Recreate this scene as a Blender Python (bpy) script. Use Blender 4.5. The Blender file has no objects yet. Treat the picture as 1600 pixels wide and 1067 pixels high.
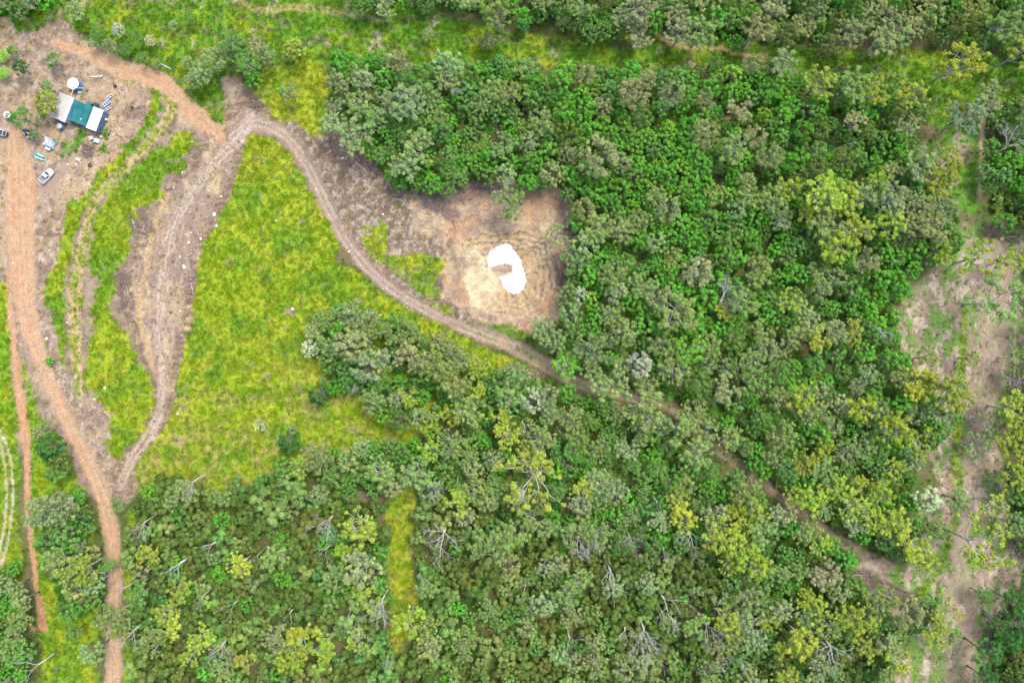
import bpy, math, random
import numpy as np
from mathutils import Vector, Matrix

# ------------------------------------------------------------------ camera, light, exposure
S = 0.19            # metres per photograph pixel on the ground
H = 203.0           # flying height
SC = bpy.context.scene
cam_d = bpy.data.cameras.new("drone_camera")
cam_d.lens = 24.0; cam_d.sensor_width = 36.0; cam_d.clip_start = 1.0; cam_d.clip_end = 8000.0
cam = bpy.data.objects.new("drone_camera", cam_d); SC.collection.objects.link(cam)
cam.location = (0, 0, H); cam.rotation_euler = (0, 0, 0)
SC.camera = cam
SUN_EL, SUN_AZ = 62.0, 40.0        # azimuth clockwise from +Y (top of picture)
world = bpy.data.worlds.new("World"); SC.world = world; world.use_nodes = True
wn = world.node_tree.nodes; wl = world.node_tree.links
sky = wn.new("ShaderNodeTexSky"); sky.sky_type = 'NISHITA'; sky.sun_disc = False
sky.sun_elevation = math.radians(SUN_EL); sky.sun_rotation = math.radians(SUN_AZ)
sky.dust_density = 4.0; sky.air_density = 1.0
bg = wn["Background"]; bg.inputs[1].default_value = 0.15
wl.new(sky.outputs[0], bg.inputs[0])
sun_d = bpy.data.lights.new("sun", 'SUN'); sun_d.energy = 1.35; sun_d.angle = math.radians(18); sun_d.color = (1, 0.96, 0.9)
sun = bpy.data.objects.new("sun", sun_d); SC.collection.objects.link(sun)
el, az = math.radians(SUN_EL), math.radians(SUN_AZ)
sdir = Vector((math.sin(az)*math.cos(el), math.cos(az)*math.cos(el), math.sin(el)))
sun.rotation_euler = sdir.to_track_quat('Z', 'Y').to_euler()
SC.view_settings.view_transform = 'Standard'; SC.view_settings.look = 'None'
SC.view_settings.exposure = 1.55; SC.view_settings.gamma = 1.0; SC.view_settings.use_curve_mapping = False
SC.cycles.max_bounces = 6; SC.cycles.diffuse_bounces = 3; SC.cycles.transmission_bounces = 3; SC.cycles.glossy_bounces = 2

rng = np.random.default_rng(7); random.seed(7)
ALB = 0.45          # how much of a surface's bright look in the picture is its own colour

def lin(rgb, k=ALB):
    c = np.asarray(rgb, float)/255.0
    c = np.where(c <= 0.04045, c/12.92, ((c+0.055)/1.055)**2.4)
    return c*k

# ------------------------------------------------------------------ noise and shapes on the ground plan
def _h(ix, iy, seed):
    n = (ix.astype(np.int64)*374761393 + iy.astype(np.int64)*668265263 + seed*974634777) & 0xffffffff
    n = ((n ^ (n >> 13))*1274126177) & 0xffffffff
    n = (n ^ (n >> 16)) & 0xffffffff
    return n/4294967295.0
def vnoise(x, y, seed=0):
    ix, iy = np.floor(x), np.floor(y); fx, fy = x-ix, y-iy
    fx = fx*fx*(3-2*fx); fy = fy*fy*(3-2*fy)
    a, b = _h(ix, iy, seed), _h(ix+1, iy, seed); c, d = _h(ix, iy+1, seed), _h(ix+1, iy+1, seed)
    return (a*(1-fx)+b*fx)*(1-fy)+(c*(1-fx)+d*fx)*fy
def fbm(x, y, f, seed=0, o=4):
    s = 0; a = 1; t = 0
    for k in range(o):
        s = s+a*vnoise(x*f+17.3*k, y*f+5.1*k, seed+k); t += a; a *= 0.55; f *= 2.03
    return s/t          # 0..1 about 0.5

class Field:
    """point set in photograph-plan pixels"""
    def __init__(self, x, y):
        self.x = np.asarray(x, float); self.y = np.asarray(y, float)
        n1 = fbm(self.x, self.y, 1/22., 11, 3)-.5; n2 = fbm(self.x, self.y, 1/22., 31, 3)-.5
        m1 = fbm(self.x, self.y, 1/6., 51, 2)-.5; m2 = fbm(self.x, self.y, 1/6., 71, 2)-.5
        self.wx = self.x+16*n1+6*m1; self.wy = self.y+16*n2+6*m2
        self.cx = self.x+3*m1; self.cy = self.y+3*m2
    def poly(self, P, soft=2.0, ragged=True):
        X, Y = (self.wx, self.wy) if ragged else (self.cx, self.cy)
        P = np.asarray(P, float)
        out = np.full(X.shape, -99.0)
        bb = (X > P[:, 0].min()-40) & (X < P[:, 0].max()+40) & (Y > P[:, 1].min()-40) & (Y < P[:, 1].max()+40)
        x, y = X[bb], Y[bb]
        d = np.full(x.shape, 1e9); ins = np.zeros(x.shape, bool)
        for i in range(len(P)):
            a, b = P[i], P[(i+1) % len(P)]
            e = b-a; L = max(e@e, 1e-9)
            t = np.clip(((x-a[0])*e[0]+(y-a[1])*e[1])/L, 0, 1)
            d = np.minimum(d, (x-a[0]-t*e[0])**2+(y-a[1]-t*e[1])**2)
            c = ((a[1] > y) != (b[1] > y)) & (x < (b[0]-a[0])*(y-a[1])/(b[1]-a[1]+1e-12)+a[0])
            ins ^= c
        out[bb] = np.where(ins, 1, -1)*np.sqrt(d)
        return out            # signed distance, positive inside
    def stroke(self, P, widths):
        """returns signed inside distance, across (-1..1) and along (px)"""
        X, Y = self.cx, self.cy
        P = np.asarray(P, float)
        if np.isscalar(widths): widths = [widths]*len(P)
        Wd = np.asarray(widths, float)/2
        # smooth the polyline
        Q = []; WQ = []
        n = len(P)
        for i in range(n-1):
            p0, p1, p2, p3 = P[max(i-1, 0)], P[i], P[i+1], P[min(i+2, n-1)]
            for t in np.linspace(0, 1, 5)[:-1]:
                Q.append(0.5*((2*p1)+(-p0+p2)*t+(2*p0-5*p1+4*p2-p3)*t*t+(-p0+3*p1-3*p2+p3)*t**3)); WQ.append(Wd[i]*(1-t)+Wd[i+1]*t)
        Q.append(P[-1]); WQ.append(Wd[-1]); Q = np.array(Q); WQ = np.array(WQ)
        D = np.full(X.shape, -99.0); AC = np.zeros(X.shape); AL = np.zeros(X.shape)
        acc = 0.0; m = 40
        for i in range(len(Q)-1):
            a, b = Q[i], Q[i+1]; e = b-a; L2 = e@e; L = math.sqrt(L2)+1e-9
            bb = (X > min(a[0], b[0])-m) & (X < max(a[0], b[0])+m) & (Y > min(a[1], b[1])-m) & (Y < max(a[1], b[1])+m)
            if bb.any():
                x, y = X[bb], Y[bb]
                t = np.clip(((x-a[0])*e[0]+(y-a[1])*e[1])/L2, 0, 1)
                dd = np.hypot(x-a[0]-t*e[0], y-a[1]-t*e[1]); w = WQ[i]*(1-t)+WQ[i+1]*t
                s = np.sign((x-a[0])*e[1]-(y-a[1])*e[0])
                cur = D[bb]; better = (w-dd) > cur
                cur[better] = (w-dd)[better]; D[bb] = cur
                ac = AC[bb]; ac[better] = (s*dd)[better]; AC[bb] = ac
                al = AL[bb]; al[better] = (acc+t*L)[better]; AL[bb] = al
            acc += L
        return D, AC, AL

def sm(d, soft=2.0):
    t = np.clip(d/(2*soft)+.5, 0, 1); return t*t*(3-2*t)

# ------------------------------------------------------------------ the plan, in photograph pixels
MEADOW = [(388,203),(440,225),(463,243),(480,272),(500,305),(515,335),(527,362),(526,382),(520,402),(535,412),(560,425),(600,458),(650,487),(700,514),(740,535),(800,562),(850,590),(800,610),(720,640),(675,640),(660,690),(640,700),(560,700),(500,715),(440,750),(370,770),(300,780),(230,765),(207,742),(215,715),(235,690),(262,655),(268,600),(275,560),(290,520),(292,480),(300,440),(315,380),(340,340),(365,290),(375,240)]
FINGER = [(598,785),(622,768),(650,764),(656,800),(642,850),(650,905),(664,960),(640,990),(616,1030),(604,985),(612,930),(602,880),(608,835)]
CLEARING = [(405,115),(440,100),(500,95),(525,140),(520,200),(495,217),(478,215),(450,190),(415,180),(402,160),(395,130)]
EASEMENT = [(100,-400),(560,-400),(600,-60),(640,10),(700,25),(800,50),(850,60),(950,52),(1010,55),(1060,60),(1150,62),(1230,70),(1330,75),(1420,78),(1600,90),(1900,110),(1900,190),(1600,158),(1540,145),(1500,215),(1440,190),(1430,135),(1400,130),(1300,128),(1230,112),(1100,105),(1000,105),(850,100),(760,98),(640,110),(520,98),(400,100),(345,120),(350,150),(345,190),(335,203),(310,185),(270,120),(200,95),(130,68),(100,40)]
TOPLEFT = [(-400,-400),(100,-400),(105,0),(90,35),(45,50),(20,48),(14,30),(-400,30)]
BANK = [(285,205),(308,222),(275,265),(243,288),(250,302),(215,330),(205,360),(192,400),(180,430),(172,480),(190,520),(215,560),(238,600),(240,635),(215,680),(190,714),(168,702),(175,650),(150,610),(133,600),(138,560),(146,500),(150,450),(140,420),(142,390),(150,340),(165,310),(190,280),(220,255),(250,230)]
STRIP = [(150,275),(130,308),(105,320),(98,360),(92,400),(75,420),(65,470),(80,490),(90,540),(98,585),(103,540),(98,500),(100,440),(112,400),(118,360),(128,330),(152,297),(190,258),(240,190),(252,160),(245,140),(240,165),(225,195),(185,240)]
LEFTG = [(-400,430),(5,440),(14,500),(16,560),(24,640),(30,700),(32,1100),(-400,1100)]
LEFTG2 = [(33,560),(45,600),(60,650),(95,690),(120,740),(140,800),(150,880),(152,1000),(150,1110),(60,1110),(62,990),(56,900),(48,820),(48,740),(44,680)]
RIGHTSIDE = [(196,800),(215,790),(205,900),(205,1000),(215,1110),(192,1110),(192,900)]
EASTG = [(565,352),(590,342),(607,360),(605,380),(600,405),(625,400),(650,394),(697,403),(690,425),(678,440),(688,466),(660,464),(620,432),(590,412),(568,388)]
EASTG2 = [(668,472),(700,478),(712,492),(690,488)]
EASTG3 = [(758,508),(800,508),(835,528),(800,528)]
YARD = [(-400,25),(14,25),(25,48),(60,45),(95,28),(130,60),(200,97),(262,122),(290,160),(345,205),(330,215),(290,200),(262,160),(250,185),(240,220),(185,265),(150,300),(130,318),(105,330),(97,400),(80,420),(68,470),(85,530),(110,600),(150,620),(178,660),(165,700),(195,725),(178,770),(150,750),(110,690),(60,600),(35,560),(12,500),(6,420),(-400,420)]
GRADED = [(375,150),(355,165),(345,188),(338,208),(308,235),(283,270),(262,292),(235,318),(215,345),(207,385),(195,430),(183,462),(205,520),(225,565),(240,610),(235,640),(215,675),(182,730),(165,775),(205,780),(207,745),(232,700),(262,660),(272,610),(284,560),(298,500),(302,450),(312,400),(340,340),(368,285),(378,235),(388,205),(420,195),(420,170),(395,150)]
DEBRIS = [(395,150),(400,180),(430,196),(455,190),(480,212),(530,212),(560,240),(600,272),(640,300),(700,308),(750,288),(790,283),(850,288),(885,300),(897,350),(895,400),(892,440),(880,500),(850,520),(760,528),(700,500),(640,470),(560,410),(520,340),(480,260),(440,220),(400,200)]
PIT = [(640,310),(700,318),(745,300),(800,290),(835,296),(868,292),(884,318),(878,350),(888,378),(874,402),(866,425),(884,448),(872,470),(876,494),(848,504),(830,518),(780,512),(735,495),(700,470),(690,420),(690,380),(650,360)]
BASIN = [(718,378),(760,362),(820,358),(860,370),(872,410),(872,450),(858,490),(820,502),(770,488),(732,478),(728,440),(735,418)]
POND = [(762,395),(767,389),(779,382),(789,378),(797,380),(802,386),(808,395),(815,406),(817,417),(821,426),(823,437),(818,451),(811,458),(802,459),(792,455),(785,446),(783,437),(778,431),(790,428),(799,424),(801,415),(797,413),(788,411),(779,413),(770,416),(761,419)]
CORRIDOR = [(1500,345),(1560,360),(1610,360),(1900,360),(1900,560),(1600,560),(1592,620),(1565,700),(1575,800),(1600,850),(1620,900),(1560,960),(1530,1100),(1500,1500),(1350,1500),(1390,1060),(1410,980),(1370,940),(1330,915),(1340,880),(1420,890),(1440,850),(1430,780),(1470,760),(1450,700),(1480,640),(1440,590),(1400,560),(1395,500),(1430,440),(1490,400)]
NORTHCLEAR = [(1440,225),(1490,205),(1535,190),(1540,300),(1520,335),(1480,320),(1450,280)]
FOREST = [
 [(515,92),(600,82),(640,105),(700,98),(760,95),(850,100),(930,104),(1000,106),(1100,108),(1160,110),(1230,105),(1300,115),(1400,125),(1450,150),(1440,200),(1430,240),(1480,270),(1490,330),(1500,380),(1440,420),(1400,470),(1408,540),(1440,580),(1500,600),(1512,640),(1470,690),(1440,700),(1425,740),(1430,790),(1455,840),(1455,890),(1400,872),(1310,818),(1225,760),(1160,712),(1110,678),(1060,640),(960,595),(905,580),(870,555),(862,520),(884,492),(892,430),(900,380),(893,320),(872,292),(800,280),(740,284),(690,298),(640,294),(605,266),(566,236),(534,208),(518,190),(520,150)],
 [(485,490),(540,475),(600,495),(640,512),(700,545),(760,570),(830,590),(880,608),(950,632),(1040,660),(1110,720),(1190,778),(1270,830),(1330,872),(1330,915),(1400,930),(1480,935),(1490,990),(1420,1000),(1400,1067),(1400,1180),(190,1180),(205,1060),(205,960),(205,900),(200,830),(205,780),(240,755),(330,770),(420,740),(520,705),(600,690),(670,700),(670,650),(600,655),(560,610),(505,600),(490,560)],
 [(790,-120),(800,30),(860,42),(930,50),(1000,52),(1030,40),(1100,52),(1200,62),(1330,68),(1400,62),(1440,40),(1500,60),(1600,85),(1720,100),(1720,-120)],
 [(540,-120),(555,12),(640,12),(700,5),(800,28),(800,-120)],
 [(1550,150),(1720,170),(1720,360),(1610,350),(1555,350),(1548,230)],
 [(1600,900),(1720,880),(1720,1180),(1520,1180),(1545,1020),(1575,960)],
 [(1640,380),(1720,380),(1720,880),(1600,860),(1585,800),(1585,680),(1620,600)],
 [(60,780),(120,765),(140,820),(152,900),(150,950),(110,960),(85,930),(62,860)],
 [(-120,880),(20,890),(35,960),(30,1180),(-120,1180)],
 [(-120,-120),(100,-120),(60,8),(20,25),(-120,10)],
]
R_MAIN = [(26,215),(30,290),(30,350),(34,420),(42,500),(62,560),(86,620),(110,672),(140,730),(163,790),(174,840),(178,900),(177,960),(178,1010),(176,1080),(172,1300)]
W_MAIN = [34,50,48,42,34,26,24,24,26,26,24,24,24,26,26,26]
R_TOP = [(85,66),(130,82),(180,104),(240,122),(275,145),(300,175),(338,206),(352,225)]
W_TOP = [14,18,24,22,26,26,18,14]
R_INNER = [(268,150),(262,182),(230,225),(195,262),(152,308),(136,350),(124,400),(116,460),(116,520),(120,580),(124,620)]
W_INNER = [22,20,16,16,14,18,20,26,26,20,12]
R_THIN = [(12,430),(16,500),(22,560),(30,620),(38,680),(42,740),(42,800),(50,860),(56,920),(68,982)]
W_THIN = [7,9,12,13,14,12,9,9,9,12]
R_FARL = [(-20,650),(6,700),(14,760),(12,810),(0,870),(-30,930)]
R_YARD = [(30,330),(60,305),(90,275),(118,245)]
R_EAST = [(362,215),(395,192),(440,208),(468,240),(490,280),(513,325),(542,378),(580,425),(630,464),(690,497),(750,522),(800,541),(860,575),(905,600),(960,615),(1030,625),(1065,650),(1105,692),(1150,722),(1205,765),(1255,803),(1305,838),(1350,866),(1395,890)]
W_EAST = [24,30,26,24,24,24,24,22,20,20,24,20,20,16,16,16,15,14,13,13,13,12,13,22]
R_NORTH = [(1537,182),(1535,230),(1532,306)]
R_CORR = [(1560,380),(1555,480),(1550,560),(1535,640),(1530,720),(1510,800),(1500,880),(1505,940),(1500,1010),(1500,1120),(1495,1400)]
W_CORR = [24,50,60,44,26,18,24,56,48,40,40]
R_EASE = [(330,-30),(400,14),(470,10),(540,20),(600,32)]

C = dict(floor=(128,116,86), floor2=(98,116,58), grass=(150,178,42), grassy=(182,190,58), grassd=(104,158,48), straw=(196,178,96),
         yard=(172,152,132), yard2=(146,126,110), orange=(202,158,120), red=(192,140,102), graded=(172,152,132), mauve=(158,138,124),
         tan=(206,184,146), gold=(204,174,122), cream=(214,206,168), pale=(206,188,168), sand=(206,178,140), brown=(128,108,88))
L3 = {k: lin(v) for k, v in C.items()}

def ground_fields(x, y):
    """colour, height, grass amount, class id and forest amount for plan points"""
    F = Field(x, y); x, y = F.x, F.y
    n_big = fbm(x, y, 1/60., 3, 4); n_mid = fbm(x, y, 1/14., 5, 4); n_fin = fbm(x, y, 1/4., 9, 3)
    st = lambda a, b, t: a*(1-t[..., None])+b*t[..., None]
    ct = lambda n, k, c=.5: np.clip((n-c)*k+.5, 0, 1)
    col = st(np.broadcast_to(L3['floor'], x.shape+(3,)), L3['floor2'], ct(n_mid*.5+n_big*.5, 5, .45))
    grassA = 0.35*ct(n_mid, 5, .5); cls = np.zeros(x.shape, int); z = 0.5*(fbm(x, y, 1/120., 41, 3)-.5)
    def grasscol(yel=0.0, dark=0.0):
        g = st(np.broadcast_to(L3['grass'], x.shape+(3,)), L3['grassy'], np.clip(ct(n_mid*.6+n_big*.4, 6, .54-yel)*.8, 0, 1))
        g = st(g, L3['grassd'], ct(fbm(x, y, 1/34., 61, 4), 5, .60-dark)*.65)
        g = g*(.78+.44*fbm(x, y, 1/5., 65, 2))[..., None]
        return st(g, L3['mauve'], ct(fbm(x, y, 1/12., 63, 3), 14, .77)*.8)
    def lay(m, c, g=None, cl=None):
        nonlocal col, grassA
        col = col*(1-m[..., None])+c*m[..., None]
        if g is not None: grassA = grassA*(1-m)+g*m
        if cl is not None: cls[m > .5] = cl
    lay(sm(F.poly([(-400,30),(250,60),(420,150),(560,200),(640,290),(600,420),(400,300),(290,640),(190,800),(20,700),(-400,500)]), 5), st(np.broadcast_to(L3['yard2'], x.shape+(3,)), L3['graded'], ct(n_mid, 6, .5)), .1, 0)
    meadow = sm(F.poly(MEADOW)); ease = sm(F.poly(EASEMENT), 3) if False else sm(F.poly(EASEMENT), 5)
    eg = st(grasscol(0, .06), L3['grassd']*.95, ct(fbm(x, y, 1/20., 67, 4), 6, .42)*.8); eg = st(eg, L3['mauve']*.9, ct(fbm(x/2.5, y, 1/9., 68, 3), 12, .66)*.5)
    eg = st(eg, L3['pale'], ct(fbm(x, y/2.2, 1/16., 69, 3), 10, .72)*.8)
    lay(ease, eg, .9); lay(sm(F.poly(TOPLEFT), 4), eg, .9)
    lay(sm(F.poly(CLEARING), 4), grasscol(.12), 1)
    lay(sm(F.poly(LEFTG), 4), grasscol(0, .08), .9); lay(sm(F.poly(LEFTG2), 4), grasscol(0, .12), .9); lay(sm(F.poly(RIGHTSIDE), 4), grasscol(0, .15), .9)
    # yard
    yard = sm(F.poly(YARD), 2.5)
    yc = st(np.broadcast_to(L3['yard'], x.shape+(3,)), L3['yard2'], ct(n_mid, 6, .5)); yc = st(yc, L3['sand'], ct(n_big, 8, .58)*.6)
    yc = st(yc, L3['pale'], ct(fbm(x, y, 1/7., 81, 3), 9, .64)*.8); yc = st(yc, L3['gold']*.9, ct(fbm(x, y, 1/11., 83, 3), 12, .70)*.7)
    lay(yard, yc, .03, 4)
    for (gx, gy, gr) in [(120,222,9),(112,234,7),(127,208,8),(95,240,5),(105,238,4),(160,205,6),(160,232,6),(164,215,5),(90,213,4),(103,225,5),(163,158,4),(12,92,0),(6,262,6),(206,262,5),(196,228,6),(205,238,6),(152,282,9),(160,272,7),(246,150,6),(250,170,7),(242,190,8),(190,250,6),(146,290,8)]:
        if gr: lay(sm(gr-np.hypot(F.wx-gx, F.wy-gy), 2)*.9, L3['grassd']*1.0, .8)
    # debris, pit
    deb = sm(F.poly(DEBRIS), 4)
    dc = st(np.broadcast_to(L3['yard2'], x.shape+(3,)), L3['brown'], ct(fbm(x, y, 1/9., 91, 4), 6, .52)); dc = st(dc, L3['pale'], ct(fbm(x, y, 1/6., 93, 3), 8, .6)*.8)
    lay(deb, dc, .06, 4)
    pit = F.poly(PIT); u = fbm(x*1.0, y*.25, 1/5., 97, 4)
    pc = st(np.broadcast_to(L3['yard'], x.shape+(3,)), L3['brown']*1.1, ct(fbm(x+y*.4, y*.5, 1/9., 92, 4), 8, .62)*.7); pc = st(pc, L3['tan'], ct(n_mid, 7, .5)*.8); pc = st(pc, L3['orange'], ct(n_big, 8, .52)*.6)
    lay(sm(pit, 6), pc, .0, 5)
    bas = F.poly(BASIN); ang = np.arctan2(y-420, x-795); rad = np.hypot(x-795, y-425)
    ring = fbm(ang*16, rad*.03, 1., 99, 2); rr = .5+.5*np.sin(bas*1.1+6*n_mid)
    bc = st(np.broadcast_to(L3['gold'], x.shape+(3,)), L3['sand'], rr*.7); bc = st(bc, L3['cream'], ct(n_mid*.6+n_big*.4, 7, .56)*.6); bc = st(bc, L3['brown']*1.25, ct(ring, 12, .62)*.7); bc = st(bc, L3['yard'], ct(fbm(x, y*2.5, 1/9., 95, 3), 10, .64)*.5)
    tb = (bas+7*(n_mid-.5)+3*(n_big-.5)) % 8.5; bc = st(bc, L3['brown']*1.1, sm(1.3-np.abs(tb-4), .9)*sm(34-bas, 6)*ct(n_mid*.6+n_fin*.4, 5, .44)*.8); bc = st(bc, L3['pale'], sm(1.5-np.abs(tb-1), 1)*sm(34-bas, 6)*.5)
    creamy = sm(30-np.hypot((x-748)*.9, (y-440)*.55), 9); bc = st(bc, L3['cream'], np.clip(creamy*ct(n_mid, 5, .45)+creamy*.3, 0, 1))
    bc = st(bc, lin((204,150,116)), sm(20-np.hypot(F.wx-866, (F.wy-485)*.7), 14)*.6)
    lay(sm(bas, 3), bc, 0, 5)
    pond = Field.poly(F, POND, ragged=False); z_p = np.clip(-2.2-0.045*pond, -2.9, 0); zp = np.where(pond < -90, 0, z_p)
    z = z*(1-sm(bas+14, 12))+zp*sm(bas+14, 12)
    z = z-1.6*sm(pit-5, 9)*(1-sm(bas+14, 12))-1.6*np.clip(ring-.55, 0, 1)*sm(bas, 4)+.22*np.sin((bas+7*(n_mid-.5)+3*(n_big-.5))*.74)*sm(bas, 4)*sm(34-bas, 6)
    isl = sm(9-np.hypot((x-784)*.55, (y-419)*1.5), 1.5); lay(isl*.8, L3['yard'], 0, 5)
    # road shoulders and roads
    # grass
    lay(sm(F.poly(EASTG), 3)*ct(n_mid, 7, .36), grasscol(0, .1), .9, 0); lay(sm(F.poly(EASTG2, ragged=False), 2), grasscol(0, .1), .9, 0); lay(sm(F.poly(EASTG3, ragged=False), 2), grasscol(0, .2), .9, 0)
    mg = grasscol(.04); mg = st(mg, L3['gold']*.85, sm(F.y-600, 60)*ct(fbm(x, y, 1/16., 64, 4), 8, .54)*.55); lay(meadow, mg, 1, 0); lay(sm(F.poly(FINGER), 5), st(grasscol(.1), L3['straw'], ct(n_mid, 5, .62)*.5), 1)
    # graded road
    gr = F.poly(GRADED); g1 = sm(gr, 2.5)
    a = fbm(F.x*.9+F.y*.25, (F.y*.25), 1/5., 103, 4)
    gc = st(np.broadcast_to(L3['graded'], x.shape+(3,)), L3['mauve'], ct(a, 6, .5)); gc = st(gc, L3['tan'], ct(fbm(x, y/3, 1/10., 105, 3), 8, .62)*.8)
    gc = st(gc, L3['sand'], ct(n_big, 9, .62)*.5); gc = st(gc, L3['brown']*.95, sm(13+16*(n_big-.5)-gr, 4)*ct(fbm(x*.3+y*.1, y*1.2, 1/4., 109, 3), 6, .47)*.85)
    lay(g1, gc, .02, 3)
    bank = F.poly(BANK); sp = fbm(x*.35+y*.1, y*1.3, 1/7., 107, 3)      # ragged, finger-like grass edge
    lay(sm(bank+4-26*np.clip(sp-.42, 0, 1), 2), grasscol(0, .05), 1, 0)
    lay(sm(F.poly(STRIP), 2.5), grasscol(0, .07), 1, 0)
    # strokes
    def road(P, Wd, base, alt, cl, tracks=.35, edge=None, seed=200, gmid=0.0, soft=2.0, amt=1.0, keep=0.0):
        D, ac, al = F.stroke(P, Wd)
        wf = min(1., float(np.mean(Wd))/20); m = sm(D+wf*(11*(n_mid-.5)+8*(n_big-.5)+5*(n_fin-.5)), soft if wf > .3 else 1.)*amt
        t = fbm(ac*1.0, al*.06, 1/2.6, seed, 3); t2 = fbm(ac, al*.3, 1/9., seed+7, 3)
        c = st(np.broadcast_to(base, x.shape+(3,)), alt, ct(t*tracks*1.6+t2*(1-tracks*.8)-.0, 6, .5)); c = st(c, L3['pale'], ct(t, 8, .70)*.35)
        if edge is not None: c = st(c, edge, sm(3.0-D, 2)*.7)
        if gmid: c = st(c, L3['grass']*.9, sm(2.0-np.abs(ac), 1.2)*gmid*ct(n_fin, 5, .42)); c = st(c, L3['grass']*.9, ct(n_mid, 9, .6)*gmid*.8)
        lay(m, c, gmid*.5, cl)
        z_d = 0.12
        return m
    road(R_YARD, [26,22,18,10], L3['sand'], L3['yard'], 1, seed=230, soft=4)
    road(R_INNER, W_INNER, L3['orange'], L3['sand'], 2, seed=210, gmid=.95, edge=L3['yard'])
    m_main = road(R_MAIN, W_MAIN, L3['orange'], L3['orange']*.5+L3['sand']*.5, 1, seed=220, edge=L3['yard'], soft=3)
    road(R_TOP, W_TOP, L3['orange'], L3['orange']*.6+L3['sand']*.4, 1, seed=240, soft=3)
    road(R_THIN, W_THIN, L3['red'], L3['orange'], 2, seed=250)
    road([(p[0]-5, p[1]) for p in R_FARL], 5, L3['sand'], L3['pale'], 2, seed=260); road([(p[0]+5, p[1]) for p in R_FARL], 5, L3['sand'], L3['pale'], 2, seed=261)
    road(R_EAST, W_EAST, L3['mauve'], L3['yard'], 1, seed=270, edge=L3['yard2'])
    D, ac, al = F.stroke(R_EAST[10:], W_EAST[10:]); lay(sm(D, 2.5)*.6, st(np.broadcast_to(L3['sand']*.9, x.shape+(3,)), L3['yard'], ct(n_mid, 5, .4))); lay(sm(2.2-np.abs(ac), 1.5)*sm(D, 2)*.6*ct(n_mid, 6, .45), L3['grassd'], .5)
    # tyre tracks
    for off in (-3.4, 3.4):
        lay(sm(1.3-np.abs(ac-off), 1)*sm(D, 2)*.5*ct(n_mid, 4, .4), L3['brown'])
    for P, Wd, off, rk in ((R_MAIN, W_MAIN, 4.4, .38), (R_TOP, W_TOP, 4.2, .3), (R_EAST[:12], W_EAST[:12], 4, .7)):
        D, ac, al = F.stroke(P, Wd)
        for s in (-1, 1):
            lay(sm(1.6-np.abs(ac-s*off-3*(n_big-.5)), 1.2)*sm(D, 2)*rk*ct(n_mid, 4, .4), L3['pale'])
            lay(sm(.9-np.abs(ac-s*off-2.6-3*(n_big-.5)), .9)*sm(D, 2)*rk*.8*ct(n_mid, 4, .42), L3['brown'])
    D, ac, al = F.stroke([(392,178),(375,215),(330,262),(280,330),(262,380),(252,440),(248,520),(258,590),(240,665),(205,718),(185,760)], 16)
    t = fbm(ac, al*.05, 1/2.2, 280, 3); lay(sm(D, 4)*g1*.8, st(np.broadcast_to(L3['graded'], x.shape+(3,)), L3['pale'], ct(t, 7, .5)))
    D, ac, al = F.stroke([(262,305),(240,350),(228,420),(214,480),(228,540),(240,580)], 7); lay(sm(D+4*(n_mid-.5), 2)*.75, L3['gold'])
    # corridor at the right
    cor = F.poly(CORRIDOR); cc = st(np.broadcast_to(L3['yard'], x.shape+(3,)), L3['pale'], ct(n_mid, 6, .5)); cc = st(cc, L3['mauve'], ct(fbm(x, y/3, 1/9., 301, 3), 7, .58)*.8)
    cc = st(cc, L3['grassd'], ct(fbm(x, y/2.2, 1/10., 303, 4)*.7+n_big*.3, 12, .51)*.8)
    lay(sm(cor, 6), cc, .15, 4); lay(sm(F.poly(NORTHCLEAR), 4), st(cc, L3['grassd']*.9, ct(n_mid*.6+n_big*.4, 8, .47)), .3, 0)
    road(R_CORR, W_CORR, L3['pale'], L3['yard'], 4, seed=310, soft=9, tracks=.7, amt=.75)
    D, ac, al = F.stroke([(1508,480),(1502,600),(1494,700),(1498,790),(1470,880),(1420,960)], [6,12,16,14,14,12]); lay(sm(D+8*(n_mid-.5), 3)*.8, grasscol(0, .15), .8)
    road(R_NORTH, [7,7,8], L3['pale'], L3['sand'], 2, seed=320)
    road(R_EASE, [8,9,12,10,8], L3['pale'], L3['orange'], 0, seed=330, amt=.55)
    road([(1000,42),(1025,52),(1060,72),(1120,74),(1150,84),(1200,88)], [4,5,8,8,6,4], L3['red'], L3['orange'], 2, seed=340, amt=.85)
    for (gx, gy, gr_, c) in [(565,775,13,'mauve'),(1048,608,16,'yard'),(560,676,6,'mauve'),(418,590,7,'mauve'),(285,640,10,'mauve'),(277,688,12,'yard'),(455,487,9,'mauve'),(474,348,6,'mauve'),(1115,400,12,'brown'),(760,990,22,'brown'),(1180,215,12,'brown'),(680,505,0,'pale'),(1100,965,16,'mauve'),(48,982,7,'orange'),(1360,885,14,'pale'),(910,575,16,'yard'),(1300,218,8,'brown'),(96,742,0,'yard')]:
        if gr_: lay(sm(gr_-np.hypot(F.wx-gx, (F.wy-gy)*1.4), 4)*.8, L3[c], .1)
    # gullies on the graded bank, and rough litter: small true relief
    edge = sm(6-np.abs(gr), 4); z = z-.35*edge*sp
    z = z+np.where(cls >= 3, .22, .12)*(n_fin-.5)+.25*deb*(n_mid-.5)*(1-sm(bas, 4))
    fo = np.zeros(x.shape)
    for P in FOREST: fo = np.maximum(fo, sm(F.poly(P), 3))
    fo = fo*(1-sm(F.poly(FINGER)+3, 3))
    return col, z, np.clip(grassA, 0, 1), cls, fo

def heights(px, py): return ground_fields(np.atleast_1d(np.asarray(px, float)), np.atleast_1d(np.asarray(py, float)))[1]
def W(px, py, z=0.0):       # plan position of something seen at photograph pixel (px,py) and standing z metres up
    k = (H-z)/H
    return ((px-800)*S*k, (533.5-py)*S*k)

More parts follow.
